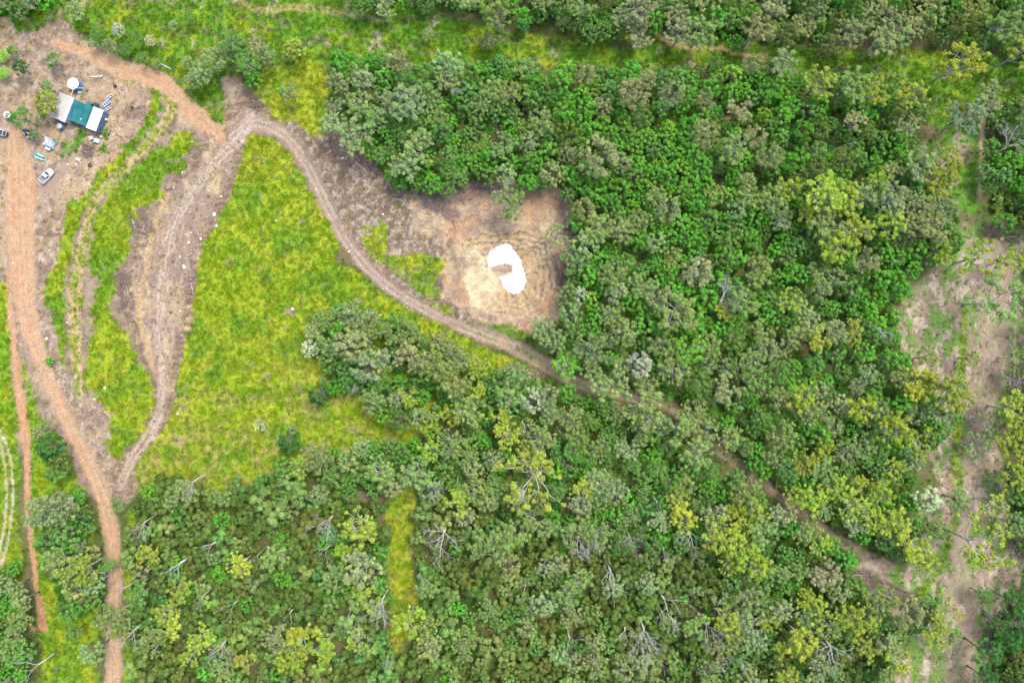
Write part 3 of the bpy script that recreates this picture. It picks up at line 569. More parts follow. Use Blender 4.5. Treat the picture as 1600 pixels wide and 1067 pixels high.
# ------------------------------------------------------------------ tree list: placed by eye, then forest filled by zone
TREES = []     # px, py, r(px), kind, colour, label or None
def T(px, py, r, kind, colr, label=None, name=None): TREES.append([px, py, r, kind, colr, label, name])
G = 'gum'
for a in [
 (78,91,12,'broad','olive',"round olive green tree standing alone above the white tank",'bushy_tree'),
 (62,157,17,'broad','yellow-green',"round yellow-green tree beside the grey shed's left wall",'bushy_tree'),
 (30,183,17,'wisp','mid green',"spreading green tree partly covering the round blue tank",'bushy_tree'),
 (14,181,9,'wisp','mid green',"small green tree leaning over the round blue tank",'bushy_tree'),
 (70,134,10,'wisp','mid green',"small thin green tree between shed and olive tree above it",'bushy_tree'),
 (60,184,9,'wisp','olive',"small sparse tree below the round yellow-green tree",'bushy_tree'),
 (53,208,8,'wisp','mid green',"small green tree behind the trailer with white drums",'bushy_tree'),
 (26,103,12,'broad','deep green',"dark green bushy tree at left edge beside lime leafed plants",'bushy_tree'),
 (14,76,8,'broad','bright green',"small bright green tree topmost at the left edge of the yard",'bushy_tree'),
 (6,114,11,'palmy','lime green',"lime green plant with drooping leaves at left edge, lower one",'leafy_plant'),
 (4,88,10,'palmy','lime green',"lime green plant with drooping leaves at left edge, upper one",'leafy_plant'),
 (76,565,7,'shrub','bright green',"small round bright green bush alone in the stony verge",'green_bush'),
 (455,72,18,'broad','yellow-green',"round golden yellow-green tree at top of the small clearing",'bushy_tree'),
 (450,143,15,'wisp','grey-green',"single wispy grey-green tree inside the small upper clearing",'wispy_tree'),
 (482,545,14,'wisp','pale sage',"pale sage tree leaning over the meadow's right side",'wispy_tree'),
 (448,692,17,'broad','deep green',"dark green bushy tree standing in the lower meadow",'bushy_tree'),
 (456,672,9,'wisp','grey-green',"small grey-green tree above the dark tree in lower meadow",'wispy_tree'),
 (404,664,9,'open','pale sage',"small pale tree alone in the middle of lower meadow",'wispy_tree'),
 (494,618,15,'broad','deep green',"dark green bush tree beside the grey twiggy dead shrub",'bushy_tree'),
 (599,651,14,'broad','lime green',"vivid lime green tree at meadow's end left of grass gap",'bushy_tree'),
 (795,313,24,G,'olive',"open olive gum tree leaning over the dam's upper bank",'gum_tree'),
 (872,366,17,'open','olive',"sparse yellow olive tree leaning over the dam's right bank",'gum_tree'),
 (1510,95,30,G,'yellow-green',"big yellow-green gum tree alone in the grassy easement, top right",'gum_tree'),
 (1545,855,34,'open','yellow-green',"tall open yellow-green gum tree leaning over cleared strip, lower right",'gum_tree'),
 (830,752,40,'open','yellow-green',"wide gum tree with long white limbs showing, centre bottom",'gum_tree'),
 (1000,570,21,'wisp','pale sage',"palest silvery sage tree just above the track's middle",'wispy_tree'),
 (832,626,21,'wisp','pale sage',"pale silvery tree below the brush heap beside the track",'wispy_tree'),
 (1075,548,24,G,'lime green',"lime green gum tree right of the silvery sage tree",'gum_tree'),
 (557,826,28,G,'yellow-green',"bright yellow-green gum tree left of the grass gap, bottom",'gum_tree'),
 (560,893,29,G,'grey-green',"pale grey-green gum tree left of the grass gap, below yellow one",'gum_tree'),
 (592,918,13,'broad','bright green',"small bright green tree at left edge of bottom grass gap",'bushy_tree'),
 (636,975,27,G,'yellow-green',"yellow-green gum tree closing the lower end of grass gap",'gum_tree'),
 (925,470,14,'broad','lime green',"small lime yellow tree just right of the dam",'bushy_tree'),
 (764,852,29,G,'olive',"rounded light olive gum tree right of the grass gap",'gum_tree'),
 (728,808,18,G,'tan-green',"tan tinted gum tree above the large white dead tree",'gum_tree'),
 (1520,180,26,'open','grey-green',"thin grey-green gum tree leaning over the narrow sandy track",'gum_tree'),
 (1330,880,16,'broad','bright green',"bright green bush below the end of the dirt track",'bushy_tree'),
 (668,52,10,'wisp','grey-green',"small grey tree alone in easement grass, left of pale one",'wispy_tree'),
 (766,62,14,'wisp','tan-green',"pale tan wispy tree alone in the easement grass",'wispy_tree'),
 (817,38,11,'wisp','blue-green',"small blue-green tree at upper edge of the easement",'wispy_tree'),
 (70,700,20,'broad','deep green'),(86,722,17,'broad','dark green'),(62,676,14,'wisp','grey-green'),(80,740,15,'broad','mid green'),
 (85,790,28,G,'grey-green'),(52,806,22,G,'grey-green'),(95,835,20,'broad','mid green'),(122,800,14,'broad','mid green'),
 (92,882,25,G,'olive'),(122,892,24,G,'yellow-green'),(108,924,24,'broad','olive'),(142,915,18,G,'grey-green'),(165,882,14,G,'mid green'),
 (212,934,20,G,'mid green'),(170,968,24,G,'olive'),(182,985,16,G,'yellow-green'),(140,1022,20,'wisp','grey-green'),(228,870,17,G,'yellow-green'),(182,788,14,G,'olive'),(110,990,15,'wisp','mid green'),(100,960,16,'broad','mid green'),
 (470,1000,27,G,'yellow-green'),(500,1022,26,G,'yellow-green'),(452,1034,24,G,'yellow-green'),(238,1005,22,G,'olive'),(265,985,20,G,'yellow-green'),(310,1000,20,G,'yellow-green'),
 (310,110,19,'wisp','grey-green'),(330,92,20,'wisp','grey-green'),(348,76,17,'wisp','grey-green'),(366,70,19,G,'mid green'),(384,98,18,G,'mid green'),(392,120,13,'broad','bright green'),(396,74,15,G,'tan-green'),(298,124,13,'wisp','grey-green'),(412,84,16,'wisp','grey-green'),(355,56,13,'wisp','mid green'),(290,96,10,'wisp','grey-green'),
 (150,47,13,'wisp','mid green'),(169,70,12,'wisp','grey-green'),(183,45,11,'wisp','pale sage'),(144,68,9,'wisp','grey-green'),(193,74,10,'wisp','mid green'),(232,62,9,'wisp','pale sage'),(210,55,12,'wisp','mid green'),(222,88,10,'wisp','mid green'),(240,96,8,'wisp','olive'),(114,14,16,'wisp','grey-green'),(22,15,14,'broad','mid green'),(296,28,9,'wisp','mid green'),(268,38,8,'wisp','grey-green'),
 (545,540,27,'wisp','grey-green'),(572,574,25,'wisp','grey-green'),(528,520,18,'broad','bright green'),(595,560,20,G,'grey-green'),(600,520,18,G,'olive'),(640,560,22,G,'tan-green'),(590,596,18,'wisp','mid green'),(625,655,20,'wisp','dark green'),(540,580,16,'broad','mid green'),
 (885,460,18,'broad','mid green'),(906,462,15,'wisp','pale sage'),(845,515,20,G,'olive'),(870,535,18,G,'olive'),(885,572,20,G,'lime green'),(925,545,24,G,'olive'),(955,600,26,G,'olive'),(1010,640,30,G,'olive'),(1060,670,24,G,'olive'),(1085,650,22,G,'olive'),(1010,600,18,G,'olive'),(1090,710,24,G,'olive'),
 (1060,490,30,G,'olive'),(1130,485,16,G,'yellow-green'),(1137,610,24,G,'grey-green'),(1180,600,22,G,'mid green'),
 (1285,128,24,G,'yellow-green'),(1336,130,26,G,'olive'),(1425,148,24,G,'yellow-green'),(1225,93,21,G,'tan-green'),(1118,92,15,'wisp','mid green'),(1182,98,17,'wisp','tan-green'),(1300,350,26,G,'olive'),(1290,300,30,G,'yellow-green'),(1320,310,24,G,'yellow-green'),(1310,385,26,G,'yellow-green'),(1380,60,24,G,'tan-green'),(1410,50,22,G,'olive'),(1420,35,18,G,'tan-green'),
 (1480,262,26,G,'yellow-green'),(1545,402,30,'open','yellow-green'),(1582,408,20,'open','yellow-green'),(1568,470,34,'open','olive'),(1482,608,28,G,'yellow-green'),(1440,600,24,G,'yellow-green'),(1500,626,20,G,'yellow-green'),(1475,645,22,'open','olive'),(1398,672,26,G,'yellow-green'),(1440,690,24,'open','yellow-green'),(1592,640,26,G,'yellow-green'),(1588,692,24,G,'yellow-green'),(1597,745,22,G,'yellow-green'),(1548,662,18,'open','olive'),(1430,855,26,G,'yellow-green'),(1405,820,24,G,'yellow-green'),(1445,875,20,G,'yellow-green'),
 (1535,700,20,'open','olive'),(1560,790,20,'open','yellow-green'),(1520,560,14,'wisp','olive'),(1595,560,18,'open','olive'),(1452,560,16,'wisp','olive'),(1410,590,18,G,'olive'),(1470,830,16,'wisp','mid green'),(1540,930,14,'wisp','mid green'),(1350,975,26,G,'yellow-green'),(1420,958,26,'wisp','grey-green'),(1478,960,20,'open','yellow-green'),(1255,1000,27,G,'yellow-green'),(1272,780,22,G,'yellow-green'),(1242,776,17,G,'yellow-green'),(1340,792,24,G,'yellow-green'),(1372,812,22,G,'yellow-green'),(1455,782,22,'wisp','pale sage'),(1505,784,20,'wisp','grey-green'),(1310,765,20,G,'yellow-green'),
 (1128,842,28,G,'yellow-green'),(1165,860,26,G,'yellow-green'),(1185,890,22,G,'yellow-green'),(1070,810,22,G,'yellow-green'),(1215,900,20,'open','olive'),
 (1160,170,20,G,'tan-green'),(935,240,32,'wisp','tan-green'),(970,360,22,'wisp','grey-green'),(888,205,20,'broad','dark green'),(1465,20,20,'broad','olive'),(1575,35,26,G,'olive'),
]:
    T(*a)

ZONES = [  # polygon-ish boxes (x0,y0,x1,y1), spacing factor, list of (weight, kind, colour, rmin, rmax)
 ((515,80,720,320), [(3,G,'grey-green',18,28),(2,G,'olive',16,24),(2,'broad','bright green',11,16),(2,'wisp','mid green',12,20),(1,G,'tan-green',14,20)]),
 ((720,80,860,320), [(3,'broad','bright green',12,18),(2,G,'olive',16,24),(2,'wisp','grey-green',14,22),(2,'broad','mid green',12,18)]),
 ((860,80,1230,300), [(6,'broad','bright green',12,19),(1.5,'broad','lime green',12,16),(2,'broad','mid green',12,18),(2,'wisp','tan-green',16,26),(1,G,'olive',18,24)]),
 ((890,300,1230,520), [(4.5,'broad','bright green',12,18),(2,'wisp','grey-green',16,24),(2,G,'olive',16,24),(2,'broad','mid green',12,18)]),
 ((1230,80,1720,420), [(3,'broad','mid green',12,18),(2.5,'broad','bright green',12,18),(2.5,G,'yellow-green',18,26),(2.5,G,'tan-green',18,26),(1.5,'wisp','dark green',14,22)]),
 ((1230,420,1530,700), [(3,'broad','bright green',12,18),(2.5,G,'olive',18,26),(1.5,G,'yellow-green',18,24),(2,'broad','mid green',12,18),(1.5,'wisp','grey-green',14,22)]),
 ((860,480,1230,700), [(3,G,'olive',16,24),(2.5,'wisp','mid green',14,22),(1.5,'wisp','grey-green',14,20),(1.5,'broad','mid green',12,17),(1,'broad','bright green',11,15)]),
 ((480,460,860,780), [(3,G,'olive',16,25),(2,'broad','mid green',11,17),(1.5,'wisp','grey-green',14,20),(1,'broad','bright green',10,14),(1,G,'yellow-green',16,22)]),
 ((860,700,1530,860), [(2.5,G,'olive',16,24),(2.5,'wisp','mid green',14,20),(1.5,G,'grey-green',16,22),(1.5,'broad','bright green',11,16),(1.5,G,'yellow-green',16,22),(1,'broad','mid green',12,16)]),
 ((180,740,720,1190), [(7,'wattle','dark green',12,20),(2,'wattle','mid green',12,17),(3,'wattle','olive',12,20),(.5,'broad','bright green',11,14),(1.2,G,'olive',16,22),(.6,G,'yellow-green',16,22)]),
 ((720,780,1120,1190), [(4,'wattle','dark green',12,19),(2,'wattle','olive',12,19),(1.5,G,'olive',16,24),(1.2,'wisp','grey-green',16,22),(1,'broad','mid green',12,15)]),
 ((1120,860,1540,1190), [(2.5,G,'olive',16,24),(2.5,'broad','mid green',12,17),(1.5,G,'grey-green',16,22),(1.5,'wattle','dark green',12,17),(1.5,G,'yellow-green',16,24)]),
 ((760,-120,1720,85), [(3,G,'tan-green',16,24),(3,'broad','mid green',12,18),(2,'broad','bright green',12,17),(1.5,G,'olive',16,24),(1.5,'wisp','dark green',14,20)]),
 ((530,-120,800,40), [(3,G,'grey-green',14,20),(2,'broad','bright green',11,15),(2,'wisp','mid green',12,16)]),
 ((1500,860,1720,1190), [(4,'wisp','deep green',16,24),(2,'broad','dark green',12,18)]),
 ((-130,-130,200,1190), [(3,'broad','mid green',11,16),(2,'wisp','grey-green',12,18),(2,G,'olive',14,20),(2,'broad','bright green',10,15)]),
 ((-1e5,-1e5,1e5,1e5), [(3,'broad','mid green',12,18),(2,G,'olive',16,24),(1,G,'yellow-green',16,22)]),
]
def zone(x, y):
    for b, l in ZONES:
        if b[0] <= x <= b[2] and b[1] <= y <= b[3]: return l
fx = rng.uniform(-110, 1710, 60000); fy = rng.uniform(-110, 1180, 60000)
fo = np.zeros(len(fx)); Ff = Field(fx, fy)
for Pp in FOREST: fo = np.maximum(fo, sm(Ff.poly(Pp), 2))
fing = Ff.poly(FINGER); De, _, _ = Ff.stroke(R_EAST[9:], W_EAST[9:]); pn = Ff.poly(PIT)
Dm, _, _ = Ff.stroke(R_MAIN, W_MAIN)
ok = (fo > .5) & (fing < -6) & (pn < -10) & (Dm < -10) & ((De < -9) | (rng.random(len(fx)) < np.where((fx > 895) & (fx < 1080), .4, .05)))
den = fbm(fx, fy, 1/45., 401, 3)
ok &= (rng.random(len(fx)) < np.clip((den-.30)*6, .12, 1))
holes = [(1300,218,14),(1115,400,16),(760,990,20),(565,775,16),(1100,965,12),(1170,215,12),(1250,560,14),(1330,620,12),(1048,610,26),(870,575,16),(740,880,16),(910,575,12),(1290,560,14)]
for hx, hy, hr in holes: ok &= np.hypot(fx-hx, fy-hy) > hr
fx, fy = fx[ok], fy[ok]
ax = [t[0] for t in TREES]; ay = [t[1] for t in TREES]; ar = [t[2] for t in TREES]
AX, AY, AR = np.zeros(6000), np.zeros(6000), np.zeros(6000); n0 = len(TREES); AX[:n0], AY[:n0], AR[:n0] = ax, ay, ar
for x, y in zip(fx, fy):
    zl = zone(x, y); w = np.array([q[0] for q in zl]); q = zl[int(np.searchsorted(np.cumsum(w)/w.sum(), rng.random()))]
    r = rng.uniform(q[3], q[4])
    d = np.hypot(AX[:n0]-x, AY[:n0]-y)
    if (d < .64*(AR[:n0]+r)).any(): continue
    AX[n0], AY[n0], AR[n0] = x, y, r; n0 += 1
    T(x, y, r, q[1], q[2])
print("trees", len(TREES), {k: sum(t[3] == k for t in TREES) for k in PROTO})

# where is it? landmarks one can find, and a tree's rank among its look-alikes round the nearest one
LM = [(795,420,"the white pond"),(120,175,"the homestead"),(1147,462,"the biggest dead tree"),(691,857,"the fanned white snag"),(620,800,"the grass gap's top"),(625,940,"the grass gap's foot"),
      (400,450,"the meadow"),(178,900,"the lower red road"),(1535,690,"the cleared strip"),(1500,880,"the cleared strip's bend"),(1550,500,"the cleared strip's top"),(460,150,"the small upper clearing"),
      (700,60,"the left easement"),(1100,75,"the easement's red dirt"),(1300,90,"the right easement"),(570,560,"the meadow's tree clump"),(960,610,"the wooded track's start"),(1075,660,"the wooded track's middle"),(1220,775,"the open track stretch"),(1380,880,"the track's lower end"),
      (470,1015,"the yellow crown cluster"),(285,766,"the lower meadow snag"),(256,899,"the long grey branch"),(507,829,"the fanned dead tree"),(1310,1035,"the bottom-right white snag"),(1535,260,"the narrow sandy track"),(600,275,"the debris slope"),(1088,854,"the forked white dead tree"),(1510,95,"the lone easement gum"),
      (916,866,"the tangled dead tree"),(593,964,"the wide-armed dead tree"),(1014,1008,"the bottom-centre dead tree"),(1183,985,"the leaning dead tree"),(336,1029,"the spiky snag"),(831,752,"the white-limbed gum"),(1000,570,"the silvery tree"),(1044,160,"the small white snag"),(697,100,"the grey top snag"),(1310,330,"the yellow crown group"),(935,240,"the big tan crown"),(925,470,"the lime yellow tree"),(1450,340,"the right forest corner"),(764,852,"the rounded olive crown"),(1060,490,"the olive crown group"),(900,1000,"the curved bare branch"),(690,990,"the lower dark wattles"),(390,950,"the left dark wattles"),(800,180,"the top-left forest"),(1200,230,"the upper dark hollow"),(1220,400,"the mid-forest hollow"),(1200,680,"the pale trackside crowns"),(1000,760,"the central lower forest"),(1250,560,"the shaded forest gap")]
ORD = ["nearest","second nearest","third nearest","fourth nearest","fifth nearest","sixth nearest","seventh nearest","eighth nearest","ninth nearest","tenth nearest","eleventh nearest","twelfth nearest"]
def where(x, y):
    d = [math.hypot(x-a, y-b) for a, b, _ in LM]; i = int(np.argmin(d)); a, b, nm = LM[i]; dx, dy = x-a, y-b
    t = math.degrees(math.atan2(dy, dx)) % 360
    return nm, ["right", "lower right", "below", "lower left", "left", "upper left", "above", "upper right"][int((t+22.5)//45) % 8], d[i]
SHAPE = dict(gum='gum', open='open gum', wisp='wispy tree', broad='bushy tree', wattle='wattle')
def auto_labels(items, look):
    """items: (px,py); look: adjective phrase for each; returns labels"""
    key = {}
    for i, (p, l) in enumerate(zip(items, look)):
        nm, dr, d = where(*p); key.setdefault((l, nm, dr), []).append((d, i))
    out = [None]*len(items)
    for (l, nm, dr), v in key.items():
        v.sort()
        for k, (d, i) in enumerate(v):
            side = {"above": "above it", "below": "below it"}.get(dr, dr+" side")
            if len(v) == 1: out[i] = "%s %s %s" % (l, {"above": "above", "below": "below"}.get(dr, "to the "+dr+" of"), nm)
            else: out[i] = "%s %s to %s, %s" % (l, ORD[min(k, 11)], nm, side)
    return out
NAMEOF = dict(gum='gum_tree', open='gum_tree', wisp='wispy_tree', broad='bushy_tree', wattle='wattle_tree')
CATOF = dict(gum_tree='gum tree', wispy_tree='wispy tree', bushy_tree='bushy tree', wattle_tree='wattle tree', leafy_plant='leafy plant', green_bush='bush')
seenlab = set()
def place_tree(t, h0):
    px, py, r, kind, cn, label, name = t
    R0, hz = PR[kind]; k = r*S/R0*1.06
    zc = hz*k; zk = min(k*1.0, 1.35)*(.92+.16*rng.random()); x, y = W(px, py, zc)
    tm, cm = PROTO[kind][int(rng.integers(len(PROTO[kind])))]
    name = name or NAMEOF[kind]
    o = thing(name, label, CATOF[name], (x, y, h0), rng.random()*6.283, {'gum_tree': 'gum trees', 'wispy_tree': 'wispy grey-green trees', 'bushy_tree': 'bushy green trees', 'wattle_tree': 'wattles of the dense stand'}.get(name))
    o.scale = (k, k, zk)
    obj('trunk', tm, o); c = obj('crown', cm, o); c["tint"] = [float(q) for q in np.clip(leafcol(cn), .005, .8)]
    return o
_l = [i for i, t in enumerate(TREES) if not t[5] and -5 <= t[0] <= 1605 and -5 <= t[1] <= 1072]
_look = ["%s%s %s" % ("small " if TREES[i][2] < 13 else "large " if TREES[i][2] >= 20 else "", TREES[i][4], SHAPE[TREES[i][3]]) for i in _l]
AUTO = dict(zip(_l, auto_labels([TREES[i][:2] for i in _l], _look)))
hz_all = heights([t[0] for t in TREES], [t[1] for t in TREES])
LIMIT = 290
cnt = {}; rest = []
order = sorted(range(len(TREES)), key=lambda i: (TREES[i][5] is None, not (0 <= TREES[i][0] <= 1600 and 0 <= TREES[i][1] <= 1067), -TREES[i][2]))
for i in order:
    t = TREES[i]; nm = t[6] or NAMEOF[t[3]]; inside = -5 <= t[0] <= 1605 and -5 <= t[1] <= 1072
    if inside and cnt.get(nm, 0) < LIMIT: cnt[nm] = cnt.get(nm, 0)+1; place_tree(t[:5]+[t[5] or AUTO[i], t[6]], float(hz_all[i]))
    else: rest.append(i)
print("individual", cnt, "rest", len(rest))
pro = []; pos = []; rot = []; scl = []; tin = []; pid = []; base = {}
for kd in ('gum', 'open', 'wisp', 'broad', 'wattle'):
    base[kd] = len(pro)
    for tm, cm in PROTO[kd]: pro.append(cm)
for i in rest:
    px, py, r, kind, cn, _, _ = TREES[i]; R0, hz = PR[kind]; k = r*S/R0*1.06; x, y = W(px, py, hz*k)
    pos.append((x, y, hz_all[i])); rot.append((0, 0, rng.random()*6.28)); scl.append((k, k, min(k, 1.35))); tin.append(np.clip(leafcol(cn), .005, .8)); pid.append(base[kind]+int(rng.integers(len(PROTO[kind]))))
o = scatter("forest_trees", pos, rot, scl, tin, pid, pro); o["label"] = "smaller tree crowns filling the forest between the larger trees"

# ------------------------------------------------------------------ undergrowth and grass
def cand(n, x0=-100, x1=1700, y0=-100, y1=1170):
    x = rng.uniform(x0, x1, n); y = rng.uniform(y0, y1, n); return x, y
x, y = cand(80000); c, z, g, cl, fo = ground_fields(x, y)
dn = fbm(x, y, 1/18., 501, 3)
stand = (y > 770) & (x > 190) & (x < 1100); keep = (fo > .5) & (rng.random(len(x)) < np.clip((dn-.36)*5, .08, .85)*np.where(stand, .35, 1)) & (cl == 0)
x, y, z, c = x[keep], y[keep], z[keep], c[keep]; n = len(x)
cols = np.array([lin(TC[k], .84) for k in ('mid green', 'dark green', 'bright green', 'deep green', 'blue-green', 'olive', 'grey-green')])
ci = rng.choice(7, n, p=[.24,.28,.07,.07,.02,.22,.10])
tint = cols[ci]*(.75+.5*rng.random((n, 1)))
sc_ = .35+.75*rng.random(n)**1.5
o = scatter("undergrowth", np.c_[(x-800)*S, (533.5-y)*S, z], np.c_[np.zeros(n), np.zeros(n), rng.random(n)*6.28], np.c_[sc_, sc_, sc_*(.6+.6*rng.random(n))], tint, rng.integers(0, 4, n), [PROTO['shrub'][i][1] for i in range(4)])
o["label"] = "low green bushes and saplings growing under the forest trees"
print("bushes", n)

def tuft(k):
    cen, nr, sz, v = [], [], [], []
    n = 22
    t = rng.random(n)*6.283; rad = .38*np.sqrt(rng.random(n))
    P = []; 
    for i in range(n):
        a = t[i]; b = np.array([rad[i]*math.cos(a), rad[i]*math.sin(a), 0]); ln = .22+.3*rng.random(); d = np.array([math.cos(a+rng.normal()*.6), math.sin(a+rng.normal()*.6), 0]); s = np.array([-d[1], d[0], 0])*.055
        P += [b-s, b+s, b+d*ln*.8+np.array([0, 0, ln*(.5+.6*rng.random())])]
    me = bpy.data.meshes.new("tuft"); me.from_pydata([tuple(p) for p in P], [], [(3*i, 3*i+1, 3*i+2) for i in range(n)])
    at = me.attributes.new("v", 'FLOAT_VECTOR', 'POINT'); vv = np.repeat(np.c_[rng.random(n), rng.random(n), np.zeros(n)], 3, 0); at.data.foreach_set("vector", vv.astype(np.float32).ravel())
    me.materials.append(M_GRASS); return me
x, y = cand(330000); c, z, g, cl, fo = ground_fields(x, y)
pn = fbm(x, y, 1/5., 601, 3)
keep = (rng.random(len(x)) < g*np.clip((pn-.28)*3.2, .15, 1)); x, y, z, c = x[keep], y[keep], z[keep], c[keep]; n = len(x)
gr_ = np.where((c[:, 1:2] > c[:, 0:1]), c, lin(C['grass'], ALB)*.9)
tint = gr_*(.85+.5*rng.random((n, 1)))*1.12; tint[:, 0] *= .82+.25*rng.random(n)
sc_ = .55+.8*rng.random(n)
tintd = tint
o = scatter("meadow_grass", np.c_[(x-800)*S, (533.5-y)*S, z], np.c_[rng.normal(size=n)*.15, rng.normal(size=n)*.15, rng.random(n)*6.28], np.c_[sc_, sc_, sc_], tintd, rng.integers(0, 6, n), [tuft(i) for i in range(6)])
o["label"] = "long yellow-green grass growing over the meadow and verges"
print("tufts", n)

# small weeds/herbs in dry ground
x, y = cand(26000, -60, 900, 20, 800); c, z, g, cl, fo = ground_fields(x, y)
keep = (cl >= 3) & (cl < 5) & (fo < .3); x, y, z = x[keep], y[keep], z[keep]; n = len(x); sc_ = .35+.6*rng.random(n)
cols = np.array([lin(q, .6) for q in ((196,180,140),(150,128,108),(208,196,170),(120,104,90),(206,176,110))]); tint = cols[rng.integers(0, 5, n)]*(.8+.4*rng.random((n, 1)))
o = scatter("dry_litter", np.c_[(x-800)*S, (533.5-y)*S, z], np.c_[rng.normal(size=n)*.2, rng.normal(size=n)*.2, rng.random(n)*6.28], np.c_[sc_, sc_, sc_*.5], tint, rng.integers(0, 6, n), [tuft(i) for i in range(6)])
o["label"] = "dry grass and bark litter lying on the bare ground"

# ------------------------------------------------------------------ rocks
def rock_mesh(seed, name="rock"):
    bm = bmesh.new(); bmesh.ops.create_icosphere(bm, subdivisions=2, radius=1.0)
    r = np.random.default_rng(seed); ax = r.normal(size=(7, 3)); ax /= np.linalg.norm(ax, axis=1, keepdims=True); off = .6+.3*r.random(7)
    for v in bm.verts:
        p = np.array(v.co)
        for a, o_ in zip(ax, off):
            d = p@a
            if d > o_: p = p-a*(d-o_)
        v.co = p*np.array([1, .78, .55])*(1+.06*r.normal())
    me = bpy.data.meshes.new(name); bm.to_mesh(me); bm.free(); me.materials.append(M_ROCK); return me
ROCKM = [rock_mesh(i) for i in range(5)]; M_GRAV = mat('gravel_stone', (.42, .37, .33), .9, noise=.3, nscale=2); GRAVM = [rock_mesh(i+9) for i in range(5)]
for q in GRAVM: q.materials[0] = M_GRAV
ROCKS = [
 (334,335,4.0,"large pale boulder heap stone at the graded road's right edge"),(337,353,3.2,"pale boulder just inside the meadow below the largest roadside boulder"),
 (287,417,4.2,"big flat pale boulder on graded road's right side"),(313,373,3.0,"elongated pale stone at the meadow's left margin"),
 (297,363,1.8,"small pale stone above the elongated one beside the graded road"),(294,379,2.6,"pale stone pair member nearest the elongated stone"),
 (280,401,2.0,"white stone just above the big flat boulder"),(304,415,1.6,"small stone right of the big flat boulder"),
 (345,307,2.0,"pink-white stone at meadow edge above the boulder heap"),(382,206,2.0,"white stone at the meadow's top tip"),
 (378,221,2.2,"white stone at the meadow's left edge near its tip"),(405,157,2.6,"pale boulder beside the earth heap at the road junction"),
 (72,529,3.0,"white boulder on the stony verge of the main red road"),(163,606,3.2,"white boulder in the grass bank, upper of two"),
 (146,624,2.2,"tan stone at the grass bank's left foot"),(281,486,1.6,"small white stone low on the graded road's right side"),
 (105,489,1.5,"small white stone on inner track, upper one"),(104,504,1.7,"small white stone on inner track, lower one"),
 (19,411,2.0,"white stone beside the main road near the left edge"),(284,269,1.8,"white stone at the graded road's upper left margin"),
 (228,388,1.4,"little white stone in the gullied bank, upper one"),(226,406,1.4,"little white stone in the gullied bank, lower one"),
 (217,452,1.4,"little white stone on the orange bank edge"),(271,293,1.6,"small white stone on the bank above the grey rock shelf"),
 (535,247,2.6,"white boulder on the debris slope, right one"),(516,236,2.2,"white boulder on the debris slope, left one"),
 (494,296,1.8,"white stone at the road edge beside the meadow's right side"),(545,393,2.2,"pair of white stones in the fork below the road"),
 (457,483,3.2,"pale stone in a bare patch in the middle of the meadow"),(431,345,2.0,"small pale stone in the upper meadow"),
 (277,647,2.4,"grey stone in the lower left meadow"),(5,685,3.0,"white boulder beside the double track at the left edge"),
 (118,257,2.0,"pale grey stone on the yard's sandy drive"),(105,257,1.8,"white round stone on the yard's sandy drive"),
 (299,222,1.5,"small white stone near the road junction"),(863,391,1.6,"white stone on the dam's right bank, upper"),(865,405,1.5,"white stone on the dam's right bank, lower"),
 (690,345,1.6,"white stone at the foot of the debris slope"),(598,335,2.2,"pale stone at the debris slope's lower corner"),(293,640,1.4,"tiny white stone in lower left meadow"),(104,478,1.3,"tiny white stone on inner track, topmost"),
]
for i, (px, py, r, lab) in enumerate(ROCKS):
    z = float(heights(px, py)[0]); x, y = W(px, py, 0)
    o = obj("boulder" if r >= 3 else "rock", ROCKM[i % 5], None, (x, y, z+r*S*.2), rng.random()*6.28, r*S*.95); tag(o, lab, "rock", "pale rocks beside the tracks")
# gravel
gx, gy = [], []
for Pp, wd, nn in ((R_MAIN, 24, 260), (R_EAST[:10], 26, 320), ([(375,200),(330,260),(280,340),(290,420),(285,500),(262,600)], 36, 520), ([(250,330),(225,400),(215,460),(235,560)], 26, 260), (R_THIN, 8, 120), ([(560,240),(620,300),(680,360),(700,440)], 44, 420), (R_INNER, 12, 160), ([(80,560),(120,640),(150,700)], 14, 260), ([(100,200),(150,235),(180,200)], 40, 120), ([(720,320),(860,320),(870,480),(740,490)], 26, 180)):
    Pp = np.array(Pp, float); L = np.r_[0, np.cumsum(np.hypot(*np.diff(Pp, axis=0).T))]; t = rng.random(nn)*L[-1]
    gx.append(np.interp(t, L, Pp[:, 0])+rng.normal(size=nn)*wd*.5); gy.append(np.interp(t, L, Pp[:, 1])+rng.normal(size=nn)*wd*.35)
gx = np.concatenate(gx); gy = np.concatenate(gy); zz = ground_fields(gx, gy); k_ = (zz[2] < .5); gx, gy, z = gx[k_], gy[k_], zz[1][k_]; n = len(gx)
s_ = .06+.15*rng.random(n)**5
o = scatter("gravel", np.c_[(gx-800)*S, (533.5-gy)*S, z+.02], np.c_[np.zeros(n), np.zeros(n), rng.random(n)*6.28], np.c_[s_, s_, s_], np.ones((n, 3)), rng.integers(0, 5, n), GRAVM)
o["label"] = "small pale stones scattered along the dirt roads"

